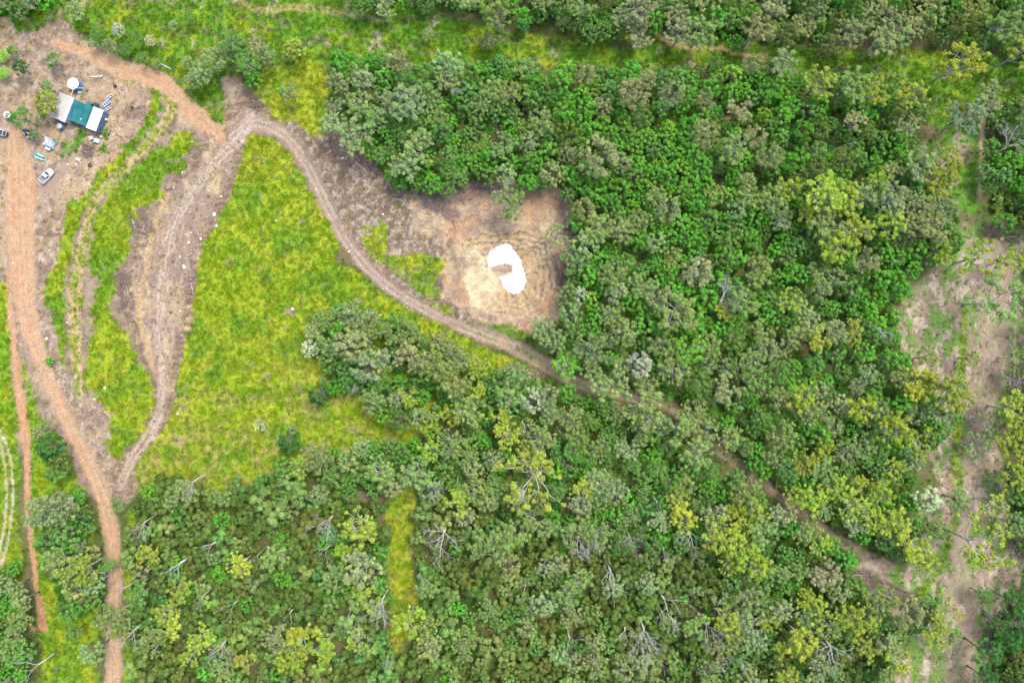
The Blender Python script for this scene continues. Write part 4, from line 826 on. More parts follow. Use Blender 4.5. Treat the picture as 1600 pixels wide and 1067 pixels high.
# ------------------------------------------------------------------ dead trees
def build_dead(k, dense):
    r0 = np.random.default_rng(900+k); tr = MB(); br = MB(); Hh = 11.0; L = 8.0
    base = np.array([-L*.42, 0, 0.]); fork = np.array([-L*.34, r0.normal()*.2, Hh*.62])
    tr.tube([base+(0,0,-.3), base*.98+(0,0,1), (base+fork)/2+(r0.normal()*.15, r0.normal()*.15, 0), fork], [.34,.27,.22,.18], 7)
    def grow(p, d, ln, r, lvl):
        pts = [p]; q = p.copy(); dd = d.copy(); n = 4
        kids = []
        for i in range(n):
            dd = dd+r0.normal(size=3)*np.array([.22, .22, .12]); dd /= np.linalg.norm(dd); q = q+dd*ln/n; pts.append(q.copy())
            if lvl > 0 and i >= 0 and r0.random() < (.95 if dense else .75):
                s = 1 if (i % 2) else -1; a = s*(.45+.5*r0.random()); c, sn = math.cos(a), math.sin(a)
                kids.append((q.copy(), np.array([dd[0]*c-dd[1]*sn, dd[0]*sn+dd[1]*c, dd[2]*.7+r0.normal()*.12]), ln*(.62-.08*i)*(.7+.5*r0.random()), r*(.62-.07*i)))
        rad = [r*(1-.75*i/n) for i in range(n+1)]; br.tube(pts, rad, 5 if lvl > 1 else 4)
        for kp in kids: grow(*kp, lvl-1)
    nb = int(r0.integers(3, 6)) if dense else int(r0.integers(2, 4))
    for i in range(nb):
        a = (i/(nb-1)-.5)*(1.5 if dense else 1.0)+r0.normal()*.12; el = .35+.25*r0.random()
        grow(fork.copy(), np.array([math.cos(a)*math.cos(el), math.sin(a)*math.cos(el), math.sin(el)]), L*(.42+.4*r0.random()), .08, 3 if dense else 2)
    return tr.mesh("trunk", M_DEAD, True), br.mesh("bare_branches", M_DEAD, True)
DEADP = [build_dead(i, i < 8) for i in range(16)]
DEAD = [  # px, py, size px, picture direction of the tips (clockwise from right), dense, label
 (285,766,38,130,1,"white dead tree reaching onto the lower meadow edge beside dense wattles"),(217,833,32,80,1,"grey dead tree with many twigs beside the lower red road"),(256,899,58,140,0,None),(218,901,22,130,0,None),(309,860,46,160,0,None),(395,881,22,90,0,None),(172,928,38,160,0,None),(303,946,26,120,0,None),(351,958,30,130,0,None),(192,1005,46,120,1,"grey dead tree lying over the lower red road near the bottom edge"),(199,976,22,60,0,None),(336,1029,42,100,1,"spiky white dead tree in the wattles at bottom left"),(6,968,18,180,0,None),(143,907,36,150,0,None),(33,1050,44,160,0,None),
 (507,829,42,110,1,"fan-shaped white dead tree left of the yellow gum"),(495,869,34,150,0,None),(682,768,28,100,1,None),(718,759,20,60,0,None),(709,789,16,110,0,None),(691,857,62,92,1,"large fan-shaped white dead tree right of the grass gap"),(651,907,14,110,0,None),(593,964,50,95,1,"wide-armed white dead tree at the foot of the grass gap"),(560,1003,36,80,1,None),(604,1043,22,75,1,None),(445,976,34,100,0,None),(543,979,24,60,0,None),
 (873,832,24,95,0,None),(916,866,60,60,1,"tangled white dead tree in the lower centre of the forest"),(951,916,55,100,0,None),(993,854,34,60,1,None),(1088,854,48,70,1,"forked white dead tree in yellow-green crowns, lower right centre"),(1038,792,32,40,0,None),(1118,824,30,35,0,None),(1041,872,26,90,0,None),(1061,955,64,30,0,None),(1045,973,30,60,0,None),(1115,997,40,65,1,None),(1183,985,52,50,1,"leaning white dead tree with many arms, right of bottom centre"),(898,1017,40,65,0,None),(969,1003,44,130,0,None),(1014,1008,50,80,1,"white dead tree at bottom centre with arms spread sideways"),(1023,1040,40,75,0,None),(1136,1044,32,60,1,None),(1168,1047,30,60,0,None),(865,943,32,40,0,None),(827,955,22,140,0,None),(850,890,16,120,0,None),(812,928,34,140,0,None),
 (1310,1035,56,75,1,"bright white dead tree at bottom right near the cleared strip"),(1221,970,26,45,0,None),(1390,938,32,20,0,None),(1586,985,40,40,1,"pale dead tree beside the dark trees at bottom right corner"),
 (1050,577,36,60,1,None),(1162,572,46,100,0,None),(950,562,22,60,0,None),(888,650,30,270,0,None),(960,543,20,0,0,None),(885,730,18,60,0,None),(1162,635,26,10,0,None),
 (1147,462,66,-35,1,"biggest silvery dead tree, in the middle of the right forest"),(957,487,30,-30,0,None),(1100,420,46,10,1,None),(1145,405,24,50,0,None),(1157,317,20,60,0,None),(1044,160,24,80,1,"small bright white snag in the upper bright green trees"),(697,100,36,60,0,"grey snag at the easement's edge, top centre"),(715,140,26,80,1,None),(730,122,28,20,0,None),(555,212,22,80,0,None),(775,195,14,0,0,None),
 (1592,212,46,-60,1,"pale dead tree with long curved arms at upper right edge"),(1230,347,26,-35,0,None),(1430,360,32,-20,0,None),(1425,455,22,60,0,None),(1577,350,18,60,0,None),(1277,280,16,-50,0,None),(1407,410,22,30,0,None),(1385,522,40,60,0,"bare grey dead tree at the forest's right margin beside the clearing"),(1360,650,28,20,0,None),(1217,642,18,40,0,None),(1590,600,32,70,1,"pale dead tree at right edge beside the cleared strip"),(1222,730,16,60,0,None),
 (615,562,24,120,0,None),(554,609,22,60,1,"small white dead tree at the meadow clump's lower edge"),(624,620,22,50,1,None),(484,725,24,-40,0,None),(685,758,16,150,0,None),(818,680,30,100,0,None),(1335,217,18,-30,0,None),(835,745,36,30,0,None),(800,765,34,200,0,None),
]
dl = [d for d in DEAD if not d[5]]
auto = dict(zip([id(d) for d in dl], auto_labels([d[:2] for d in dl], ["slender bare dead tree" if not d[4] else "twiggy bare dead tree" for d in dl])))
for i, (px, py, s, an, dense, lab) in enumerate(DEAD):
    pool = DEADP[:8] if dense else DEADP[8:]; tm, bmh = pool[int(rng.integers(len(pool)))]
    k = s*S/8.0; top = 11.5 if 200 < px < 1560 else 10; x, y = W(px, py, top*.9)
    o = thing("dead_tree", lab or auto[id(DEAD[i])], "dead tree", (x, y, float(heights(px, py)[0])), -math.radians(an), "bare dead trees in the forest"); o.scale = (k, k, top/11.0*1.05)
    kk = (max(k, .75),)*2
    obj("trunk", tm, o); obj("bare_branches", bmh, o)
# grey twiggy shrub in the meadow
m = MB()
for i in range(150):
    t = rng.random()*6.283; a = rng.random()*1.3; d = np.array([math.sin(a)*math.cos(t), math.sin(a)*math.sin(t), math.cos(a)*.8]); p = d*2.0*(.6+.4*rng.random()); m.tube([p*.1, p*.6+rng.normal(size=3)*.1, p], [.04,.035,.02], 3, False)
x, y = W(504, 613, 1); tag(obj("twiggy_shrub", m.mesh("twiggy_shrub", M_DEAD), None, (x, y, 0)), "round grey leafless twiggy shrub at the meadow's right side", "dead shrub")

# ------------------------------------------------------------------ brush piles and logs
def brush(px, py, L, Wd, ang, n, m1, lab):
    n = int(n*1.7); Wd *= 1.25
    z = float(heights(px, py)[0]); x, y = W(px, py, 0); m = MB(); r = rng
    for i in range(n):
        c = np.array([(r.random()-.5)*L*S, (r.random()-.5)*Wd*S, .1+.9*r.random()*(1-.6*abs(r.random()-.5))]); t = r.normal()*1.1; ln = .8+2.2*r.random(); d = np.array([math.cos(t), math.sin(t), r.normal()*.22]); w = r.normal(size=3)*.15
        q = .03+.07*r.random()**2; m.tube([c-d*ln/2, c+w, c+d*ln/2], [q, q*.8, q*.35], 4, False)
    o = thing("brush_pile", lab, "brush pile", (x, y, z), -math.radians(ang), "piles of cleared branches")
    tag(obj("branches", m.mesh("branches", m1), o), kind="stuff")
    for i in range(3):
        l = MB(); ln = L*S*(.25+.25*r.random()); a = r.normal()*.35; d = np.array([math.cos(a), math.sin(a), .03]); c = np.array([(r.random()-.5)*L*S*.5, (r.random()-.5)*Wd*S*.6, .35])
        l.tube([c-d*ln/2, c+(0,0,.05), c+d*ln/2], [.16,.14,.09], 7); obj("log", l.mesh("log", M_BROWNWOOD if i else M_DEAD, True), o)
for a in [(585,248,60,26,35,230,M_BROWNWOOD,"red-brown brush pile at the debris slope's upper left"),(625,276,70,20,28,260,M_DARKWOOD,"dark brush heap under the trees on the debris slope"),(672,300,50,14,20,170,M_DARKWOOD,"dark brush strip where debris slope meets forest"),
          (715,303,46,14,-25,150,M_BROWNWOOD,"brown brush pile at the dam clearing's upper left corner"),(758,290,56,10,-5,140,M_DARKWOOD,"brush strip along the dam clearing's top edge"),(884,425,60,26,85,260,M_DARKWOOD,"dark brush heap right of the pond"),(890,345,60,14,75,170,M_DARKWOOD,"dark brush strip at the dam clearing's right edge, upper"),
          (650,545,80,12,55,160,M_BROWNWOOD,"long brown heap of logs in the meadow's tree clump"),(635,515,26,18,20,90,M_BROWNWOOD,"small brown brush heap above the long log heap"),(695,540,50,6,40,50,M_DARKWOOD,"thin line of dark sticks on the grass by the track"),(820,588,60,20,15,230,M_BROWNWOOD,"brown brush heap beside the track below the dam"),(795,590,30,12,70,70,M_BROWNWOOD,"small brush heap left of the one beside the track"),
          (1345,905,50,26,10,150,M_DARKWOOD,"grey brush patch below the track's end"),(1395,922,70,12,25,140,M_DARKWOOD,"long dark brush line on the grey ground, lower right"),(1592,600,70,24,85,170,M_DARKWOOD,"dark brush along the right edge of the clearing"),(1560,990,60,30,100,200,M_DARKWOOD,"brush heap between cleared strip and dark corner trees"),(1565,365,60,16,10,120,M_DARKWOOD,"brush at the top right end of the cleared strip"),
          (138,235,18,12,20,70,M_DARKWOOD,"small heap of sticks below the junk beside the cabin"),(532,230,30,16,20,90,M_BROWNWOOD,"brush heap nearest the road on the debris slope"),(1590,855,40,20,80,120,M_DARKWOOD,"brush beside the tall open gum at right edge"),(218,350,44,26,65,110,M_DARKWOOD,"dark scrub on the eroded bank left of the graded road, upper"),(196,455,60,18,80,110,M_DARKWOOD,"dark scrub on the eroded bank left of the graded road, middle"),(300,440,50,10,95,70,M_BROWNWOOD,"brown scrub along the graded road's right rim"),(400,162,24,14,40,70,M_DARKWOOD,"dark clods and sticks on the earth heap at the junction"),(820,296,50,10,0,110,M_BROWNWOOD,"brown brush on the dam clearing's top right edge"),(700,330,40,16,30,80,M_BROWNWOOD,"brown brush on the slope left of the dam")]:
    brush(*a)
def log(px, py, L, ang, r, material, lab):
    x, y = W(px, py, .3); m = MB(); l = L*S; m.tube([(-l/2,0,r*.9),(0,.1,r),(l/2,0,r*.8)], [r, r*.85, r*.4], 8)
    for i in range(4):
        t = -.1+.15*i; s = 1 if i % 2 else -1; m.tube([(l*t,0,r),(l*(t+.12),s*l*.1,r+.2)], [r*.35,.03], 5)
    tag(obj("fallen_log", m.mesh("fallen_log", material, True), None, (x, y, float(heights(px, py)[0])), -math.radians(ang)), lab, "log", "fallen logs")
log(783,289,34,-8,.16,M_DEAD,"long pale log lying along the dam clearing's top edge")
log(565,262,30,40,.14,M_DEAD,"pale fallen log at the top of the debris slope")
log(622,312,22,15,.13,M_DEAD,"pale branching log in the middle of the debris slope")
log(102,882,34,-32,.16,M_DEAD,"grey log between tree clump and red road, upper")
log(137,945,36,-40,.16,M_DEAD,"grey log left of the red road, lower")
log(1408,920,44,24,.2,M_DARKWOOD,"dark fallen trunk on the cleared ground at lower right")
log(870,520,24,-30,.14,M_DEAD,"pale log in the olive gums below the dam")
log(1590,985,30,40,.18,M_DEAD,"pale fallen trunk near bottom right corner")
log(622,700,1,0,.01,M_DEAD,"x") if False else None

def stick(k):
    m = MB(); w = rng.normal(size=3)*.06; m.tube([(-.5,0,.05), (0,w[1],.08), (.5,w[2],.04)], [.035,.03,.015], 4, False)
    if k % 2: m.tube([(.05,w[1],.08), (.3,.18,.12)], [.02,.01], 3, False)
    return m.mesh("stick", (M_PALEBARK, M_BROWNWOOD, M_DARKWOOD)[k % 3])
x, y = cand(16000, 380, 920, 140, 540); Fs = Field(x, y); dd = Fs.poly(DEBRIS); bb = Fs.poly(BASIN); Dr, _, _ = Fs.stroke(R_EAST[:12], W_EAST[:12])
keep = (dd > -3) & (bb < -4) & (Dr < 0) & (rng.random(len(x)) < np.clip((fbm(x, y, 1/18., 777, 3)-.3)*2+np.where(dd < 18, .5, 0), .05, 1))
x2, y2 = cand(9000, 1330, 1610, 380, 1070); F2 = Field(x2, y2); k2 = (F2.poly(CORRIDOR) > 0) & (rng.random(len(x2)) < .22)
x = np.r_[x[keep], x2[k2]]; y = np.r_[y[keep], y2[k2]]; z = heights(x, y); n = len(x); sc_ = .6+1.8*rng.random(n)**2.5
o = scatter("loose_sticks", np.c_[(x-800)*S, (533.5-y)*S, z], np.c_[np.zeros(n), rng.normal(size=n)*.08, rng.random(n)*6.28], np.c_[sc_, sc_, sc_], np.ones((n, 3)), rng.integers(0, 6, n), [stick(i) for i in range(6)])
o["label"] = "loose sticks and broken branches strewn over the cleared ground"
# ------------------------------------------------------------------ homestead
def at(px, py, z=0): return W(px, py, z)
ROT = math.radians(-20.8)
M_WHITE = mat("white_paint", (.46,.46,.47), .5, noise=.06, nscale=1.5); M_OFFW = mat("cream_roof_sheet", (.40,.385,.37), .6, noise=.07, nscale=.8)
M_GREY = mat("weathered_roof_steel", (.27,.265,.25), .6, noise=.14, nscale=1.2); M_BLUEW = mat("blue_wall", (.07,.14,.22), .6, noise=.1); M_PALEB = mat("pale_blue_wall", (.36,.44,.48), .6, noise=.1)
M_GLASS = mat("dark_glass", (.02,.03,.045), .1, spec=.6); M_TEAL = mat("teal_shade_cloth", (.006,.10,.10), .8, noise=.3, nscale=.5); M_TANKB = mat("blue_tank", (.06,.14,.27), .5, noise=.08); M_BLACK = mat("black_rubber", (.02,.02,.022), .8)
M_STEEL = mat("galvanised_steel", (.36,.37,.40), .45, metal=.2, noise=.1); M_DARK = mat("dark_plastic", (.025,.03,.045), .6); M_CELL = mat("solar_cells", (.04,.07,.16), .25, spec=.6, noise=.1); M_ALU = mat("panel_frame", (.5,.55,.62), .4)
M_TARP = mat("grey_tarp", (.26,.32,.35), .6, noise=.35, nscale=1.4); M_CYAN = mat("turquoise_plastic", (.005,.28,.25), .4, noise=.1); M_RED = mat("faded_red_plastic", (.4,.07,.09), .6); M_GREENP = mat("green_plastic", (.01,.16,.08), .5); M_LINER = mat("tray_liner", (.13,.11,.15), .7, noise=.2)
M_CHROME = mat("lamp_glass", (.6,.6,.62), .2); M_CANV = mat("grey_canvas", (.30,.29,.27), .8, noise=.2)
def box(name, c, s, m_, parent, rot=0, taper=1.0, bevel=0.0):
    m = MB(); m.box((0, 0, 0), s, 0, taper); me = m.mesh(name, m_)
    if bevel:
        bm = bmesh.new(); bm.from_mesh(me); bmesh.ops.bevel(bm, geom=bm.edges[:], offset=bevel, segments=2, affect='EDGES'); bm.to_mesh(me); bm.free()
    return obj(name, me, parent, c, rot)
def tube(name, pts, r, m_, parent, n=8):
    m = MB(); m.tube(pts, r, n); return obj(name, m.mesh(name, m_, True), parent)
# shed with barrel roof: local x = across (to the right), local y = along (up)
z0 = float(heights(94, 168)[0]); cx, cy = at((90.9+113.0+99.5+77)/4, (144.5+152.3+190.5+181)/4, 2.6)
sh = thing("barrel_roof_shed", "grey shed with ribbed barrel roof and white side strip at homestead", "shed", (cx, cy, z0), ROT)
LW, LL = 4.3, 7.4
box("wall", (0,0,1.05), (LW-.2,LL-.2,2.3), M_PALEB, sh)
m = MB(); V = []; Fc = []; nu, nv = 14, 92
for j in range(nv+1):
    for i in range(nu+1):
        u = i/nu; xx = (u-.5)*(LW-.7)-.35; zz = 2.25+.62*math.sin(math.pi*u)+.045*math.sin(j/nv*2*math.pi*30); V.append((xx, (j/nv-.5)*LL, zz))
for j in range(nv):
    for i in range(nu): a = j*(nu+1)+i; Fc.append((a, a+1, a+nu+2, a+nu+1))
m.add(V, Fc); obj("roof", m.mesh("roof", M_GREY, True), sh)
box("side_roof", (LW/2-.28,0,2.42), (.95,LL+.3,.07), M_OFFW, sh)
box("gutter", (LW/2+.24,0,2.36), (.12,LL+.3,.12), M_WHITE, sh)
for s in (-1, 1): box("end_trim", (-.35,s*(LL/2+.06),2.3), (LW-.6,.12,.3), M_WHITE, sh)
box("door", (LW/2-.09,1.2,.95), (.05,.9,1.95), M_WHITE, sh); w_ = box("window", (-.6,-LL/2+.09,1.4), (1.1,.06,.7), M_WHITE, sh); box("pane", (0,-.035,0), (1.0,.03,.6), M_GLASS, w_)
# shade canopy
cx, cy = at((113.6+145.6+133.2+103.8)/4, (154.3+166.7+197.6+185.8)/4, 2.6); z0 = float(heights(125, 176)[0])
ca = thing("shade_canopy", "teal shade cloth canopy stretched between shed and white-roofed cabin", "canopy", (cx, cy, z0), ROT)
CW, CL = 6.15, 6.35; V = []; Fc = []; n = 28
for j in range(n+1):
    for i in range(n+1):
        u, v = i/n, j/n; ex = .16*math.sin(math.pi*v)*(1 if u < .5 else -1)*abs(2*u-1)**3; ey = .16*math.sin(math.pi*u)*(1 if v < .5 else -1)*abs(2*v-1)**3
        zz = 2.55-.28*math.sin(math.pi*u)*math.sin(math.pi*v)-.16*abs(math.sin(math.pi*3*u))*math.sin(math.pi*v)+.10*math.sin(6*u+5*v); V.append(((u-.5)*CW+ex, (v-.5)*CL+ey, zz))
for j in range(n):
    for i in range(n): a = j*(n+1)+i; Fc.append((a, a+1, a+n+2, a+n+1))
m = MB(); m.add(V, Fc); obj("cloth", m.mesh("cloth", M_TEAL, True), ca)
for sx in (-1, 0, 1):
    for sy in (-1, 1): tube("post", [(sx*CW*.47,sy*CL*.485,-.1),(sx*CW*.47,sy*CL*.485,2.5)], .05, M_STEEL, ca)
for sx in (-.28, .02, .3): tube("ridge_bar", [(sx*CW,-CL*.48,1.9),(sx*CW,CL*.48,1.9)], .035, M_STEEL, ca)
box("blue_patch", (-CW/2+.55,-.2,2.60), (.35,3.6,.03), mat("blue_tarp", (.02,.06,.2), .5, noise=.3), ca, .1)
box("white_patch", (.9,-1.6,2.6), (.25,.4,.03), M_WHITE, ca, .5)
# cabin
cx, cy = at((145.6+160.5+149.2+133.2)/4, (166.7+174+204.3+197.6)/4, 2.9); z0 = float(heights(148, 186)[0])
cb = thing("portable_cabin", "cabin with flat cream-white roof and blue walls beside teal canopy", "cabin", (cx, cy, z0), ROT)
box("wall", (0,0,1.4), (3.0,6.35,2.7), M_BLUEW, cb)
rf = box("roof", (0,0,2.86), (3.2,6.6,.12), M_OFFW, cb)
for i in range(7): box("roof_seam", (0,-2.7+i*.9,.075), (3.16,.045,.03), M_OFFW, rf)
box("fascia", (1.62,0,2.72), (.05,6.6,.22), M_DARK, cb)
for yy in (-1.9, 1.3):
    w_ = box("window", (1.52,yy,1.6), (.06,1.1,.8), M_WHITE, cb); box("pane", (.035,0,0), (.03,1.0,.7), M_GLASS, w_)
box("door", (.3,-3.19,1.1), (.85,.05,2.0), M_WHITE, cb)
# air conditioner, gas bottle, dark gear on the right
x, y = at(163, 180); g = thing("gear_stack", "dark gear stacked against the right wall of the cabin", "gear", (x, y, z0), ROT)
box("crate", (0,.3,.35), (.8,.9,.7), M_DARK, g, .2, bevel=.03); box("crate", (.5,-.5,.25), (.6,.6,.5), M_BLUEW, g, .5, bevel=.03); tube("pole", [(-.3,1,.1),(.9,1.5,.9)], .04, M_DARK, g)
x, y = at(164.3, 186.5, .8); m = MB(); m.lathe((0,0,0), [(.02,0),(.34,0),(.36,.1),(.36,.9),(.28,1.05),(.12,1.1),(.12,1.2)], 18); tag(obj("gas_bottle", m.mesh("gas_bottle", M_WHITE, True), None, (x, y, z0)), "white gas bottle standing at the cabin's lower right", "gas bottle")
x, y = at(165.5, 188.5, .2); m = MB(); m.lathe((0,0,0), [(.02,0),(.3,0),(.32,.5),(.25,.55)], 14); tag(obj("bucket", m.mesh("bucket", M_DARK, True), None, (x, y, z0)), "black bucket beside the white gas bottle", "bucket")
# main tank
def tank(px, py, r, h, body, lid, lab, ribs=True, name="water_tank"):
    x, y = at(px, py, h); z = float(heights(px, py)[0]); o = thing(name, lab, "water tank", (x, y, z))
    m = MB(); prof = [(.02,0),(r,0)]
    nb = max(2, int(h/.35))
    for i in range(nb): a = h*i/nb; b = h*(i+1)/nb; prof += [(r,a+.02),(r+.02,a+.06),(r+.02,b-.06),(r,b-.02)]
    prof += [(r,h),(.02,h-.01)]; m.lathe((0,0,0), prof, 36); obj("body", m.mesh("body", body, False), o)
    m = MB(); m.lathe((0,0,h), [(r*1.02,-.02),(r*1.02,.05),(r*.95,.07),(r*.5,.16),(.05,.24)], 36); rf = obj("roof", m.mesh("roof", lid, False), o)
    if ribs:
        for i in range(12): t = i*math.pi/6; m = MB(); m.tube([(r*.2*math.cos(t), r*.2*math.sin(t), h+.225),(r*.95*math.cos(t), r*.95*math.sin(t), h+.085)], .03, 4); obj("rib", m.mesh("rib", lid), rf)
        m = MB(); m.lathe((0,0,h+.1), [(.05,0),(.28,0),(.28,.12),(.05,.15)], 14); l_ = obj("lid", m.mesh("lid", M_DARK), rf, (.15*r,-.75*r,0)); l_.scale = (.6, .6, 1)
    return o
tank(113.2, 130.4, 1.66, 2.25, M_TANKB, M_WHITE, "round blue water tank with white top at the shed's upper right")
tank(92.0, 197.0, .74, 1.5, mat("grey_blue_tank", (.12,.17,.24), .6, noise=.1), mat("tank_top_grey", (.24,.29,.32), .6), "small grey-blue round water tank below the shed", False)
tank(9.5, 179.0, 1.0, 1.8, mat("navy_tank", (.02,.07,.13), .5, noise=.1), M_WHITE, "round navy water tank with white top under tree, left edge", False)
# roof to tank pipe
x0, y0 = at(109.8, 150.8, 2.5); x1, y1 = at(114.1, 139, 2.5); m = MB(); m.tube([(x0,y0,2.62),(x1,y1,2.62),(x1,y1+.25,2.4)], .09, 8); tag(obj("rainwater_pipe", m.mesh("rainwater_pipe", M_WHITE, True)), "white pipe from the shed's roof strip to the big tank", "pipe")
x0, y0 = at(117.5, 137.4, 2); x1, y1 = at(129, 137.6, 2); m = MB(); m.tube([(x0,y0,2.1),(x1,y1,2.1)], .09, 8); m.tube([(x1,y1,2.1),(x1,y1,0)], .06, 8); tag(obj("overflow_pipe", m.mesh("overflow_pipe", M_WHITE, True)), "white pipe sticking out right from the big tank", "pipe")
x, y = at(122.4, 143.6, .5); o = thing("pump_box", "small white pump box on the ground by the big tank", "pump box", (x, y, 0), -.4); box("body", (0,0,.3), (1.0,.7,.6), M_WHITE, o, bevel=.05); box("hatch", (.1,0,.63), (.5,.5,.05), M_OFFW, o)
# long white pipes lying
for (pa, pb, rr, lab) in (((140.5,120.3),(152,120.1),.16,"thickest white pipe on the ground above the solar panels"),((149,121.6),(160,119.6),.10,"thin white pipe lying right of the thick pipe's end"),((153.5,118.6),(160,118.2),.12,"short white pipe lying behind the thin pipe")):
    a = at(*pa); b = at(*pb); m = MB(); m.tube([(a[0],a[1],.25),(b[0],b[1],.25)], rr, 8); tag(obj("white_pipe", m.mesh("white_pipe", M_WHITE, True)), lab, "pipe", "white pipes on the ground")
x, y = at(151.2, 117, .2); tag(obj("rock", ROCKM[1], None, (x, y, .1), 0, .28), "small white lump just above the white pipes", "rock", "pale rocks beside the tracks")
x, y = at(178.7, 134, .4); m = MB(); m.lathe((0,0,0), [(.02,0),(.42,0),(.45,.3),(.42,.8),(.36,.85),(.05,.82)], 18); tag(obj("black_drum", m.mesh("black_drum", M_DARK, True), None, (x, y, 0)), "black drum alone in the yard right of the white pipes", "drum")
x, y = at(142.3, 161.3, .8); m = MB(); m.lathe((0,0,0), [(.02,0),(.45,0),(.48,.5),(.45,1.1),(.3,1.2),(.05,1.2)], 18); tag(obj("green_drum", m.mesh("green_drum", M_GREENP, True), None, (x, y, 0)), "bright green drum at the canopy's upper right corner", "drum")
x, y = at(149.5, 163.5, .8); o = thing("wheelie_bin", "dark green bin behind the cabin's top corner", "bin", (x, y, 0), ROT); box("body", (0,0,.55), (.7,.75,1.0), M_GREENP, o, 0, 1.15); box("lid", (0,0,1.1), (.9,.95,.08), M_DARK, o); tube("wheel", [(-.4,-.35,.12),(.4,-.35,.12)], .12, M_BLACK, o)
# solar arrays
def solar(px, py, n, w, h, ang, lab):
    x, y = at(px, py, .6); o = thing("solar_array", lab, "solar panels", (x, y, 0), -math.radians(ang), "ground mounted solar panels")
    for i in range(n):
        p = box("panel", ((i-(n-1)/2)*(w+.05),0,.62), (w,h,.05), M_ALU, o); p.rotation_euler = (math.radians(12), 0, 0); box("cells", (0,0,.035), (w-.16,h-.16,.02), M_CELL, p)
    for sx in (-1, 1):
        for sy in (-1, 1): tube("leg", [(sx*n*w*.45,sy*h*.4,0),(sx*n*w*.45,sy*h*.4,.6+.08*sy)], .03, M_STEEL, o, 5)
solar(164.2, 161.6, 4, .66, 1.15, -38, "middle solar array of four panels, the largest, beside the cabin")
solar(170.4, 150.9, 2, .88, .72, -38, "upper solar array of two panels, farthest from the cabin")
solar(166.2, 170.2, 2, .84, .72, -38, "lower solar array of two panels, nearest the cabin's corner")
# utility truck
def wheels(o, xs_, w, r=.36):
    for xx in xs_:
        for sy in (-1, 1):
            m = MB(); m.tube([(xx,sy*w-.11,r),(xx,sy*w+.11,r)], r, 16); wh = obj("wheel", m.mesh("wheel", M_BLACK), o); m = MB(); m.tube([(xx,sy*w-.12,r),(xx,sy*w+.12,r)], r*.55, 12); obj("rim", m.mesh("rim", M_STEEL), wh)
def ute(px, py, ang, lab):
    x, y = at(px, py, 1.2); z = float(heights(px, py)[0]); o = thing("parked_ute", lab, "ute", (x, y, z), -math.radians(ang)); o.scale = (.95, 1.06, 1)
    m = MB(); pl = [(-2.5,-.85),(-2.45,-.93),(-.1,-.95),(1.6,-.93),(2.3,-.85),(2.55,-.55),(2.6,0),(2.55,.55),(2.3,.85),(1.6,.93),(-.1,.95),(-2.45,.93),(-2.5,.85)]
    M_PAINT = mat("white_car_paint", (.68,.68,.69), .35, spec=.5); m.prism(pl, .45, .95); obj("body", m.mesh("body", M_PAINT), o)
    m = MB(); m.prism([(.95,-.86),(2.2,-.8),(2.42,-.5),(2.45,0),(2.42,.5),(2.2,.8),(.95,.86)], .95, 1.1); obj("bonnet", m.mesh("bonnet", M_PAINT), o)
    m = MB(); V = [(-.55,-.86,.95),(1.2,-.86,.95),(1.2,.86,.95),(-.55,.86,.95),(-.4,-.68,1.72),(.45,-.68,1.72),(.45,.68,1.72),(-.4,.68,1.72)]
    m.add(V, [(0,3,2,1),(4,5,6,7),(0,1,5,4),(1,2,6,5),(2,3,7,6),(3,0,4,7)]); cbn = obj("cab", m.mesh("cab", M_PAINT), o)
    m = MB(); m.add([(1.16,-.74,1.02),(1.16,.74,1.02),(.50,.60,1.69),(.50,-.60,1.69)], [(0,1,2,3)]); m.v[-1] += np.array([.02,0,.03]); obj("windscreen", m.mesh("windscreen", M_GLASS), cbn)
    m = MB(); m.add([(-.58,-.7,1.05),(-.58,.7,1.05),(-.45,.58,1.66),(-.45,-.58,1.66)], [(0,3,2,1)]); obj("rear_window", m.mesh("rear_window", M_GLASS), cbn)
    for s in (-1, 1):
        m = MB(); m.add([(-.4,s*.865,1.05),(.95,s*.865,1.05),(.42,s*.72,1.66),(-.34,s*.72,1.66)], [(0,1,2,3)]); obj("side_window", m.mesh("side_window", M_GLASS), cbn)
        box("tray_side", (-1.5,s*.88,1.08), (1.85,.1,.3), M_WHITE, o); box("headlight", (2.42,s*.68,.8), (.18,.3,.16), M_CHROME, o); box("mirror", (.85,s*1.02,1.15), (.12,.2,.16), M_DARK, o)
    box("tailgate", (-2.45,0,1.08), (.1,1.7,.3), M_WHITE, o); box("tray_floor", (-1.5,0,.98), (1.8,1.62,.04), M_LINER, o)
    for i in range(5): box("slat", (-1.5,-.6+i*.3,1.02), (1.75,.06,.03), M_STEEL, o)
    box("sports_bar", (-.72,0,1.35), (.1,1.5,.5), M_DARK, o); box("bumper", (2.58,0,.6), (.16,1.5,.22), M_DARK, o); box("rear_bumper", (-2.58,0,.6), (.14,1.5,.2), M_STEEL, o)
    wheels(o, (-1.55,1.65), .82)
ute(69.9, 274.2, -46, "white utility truck with open dark-floored tray parked on the dirt yard")
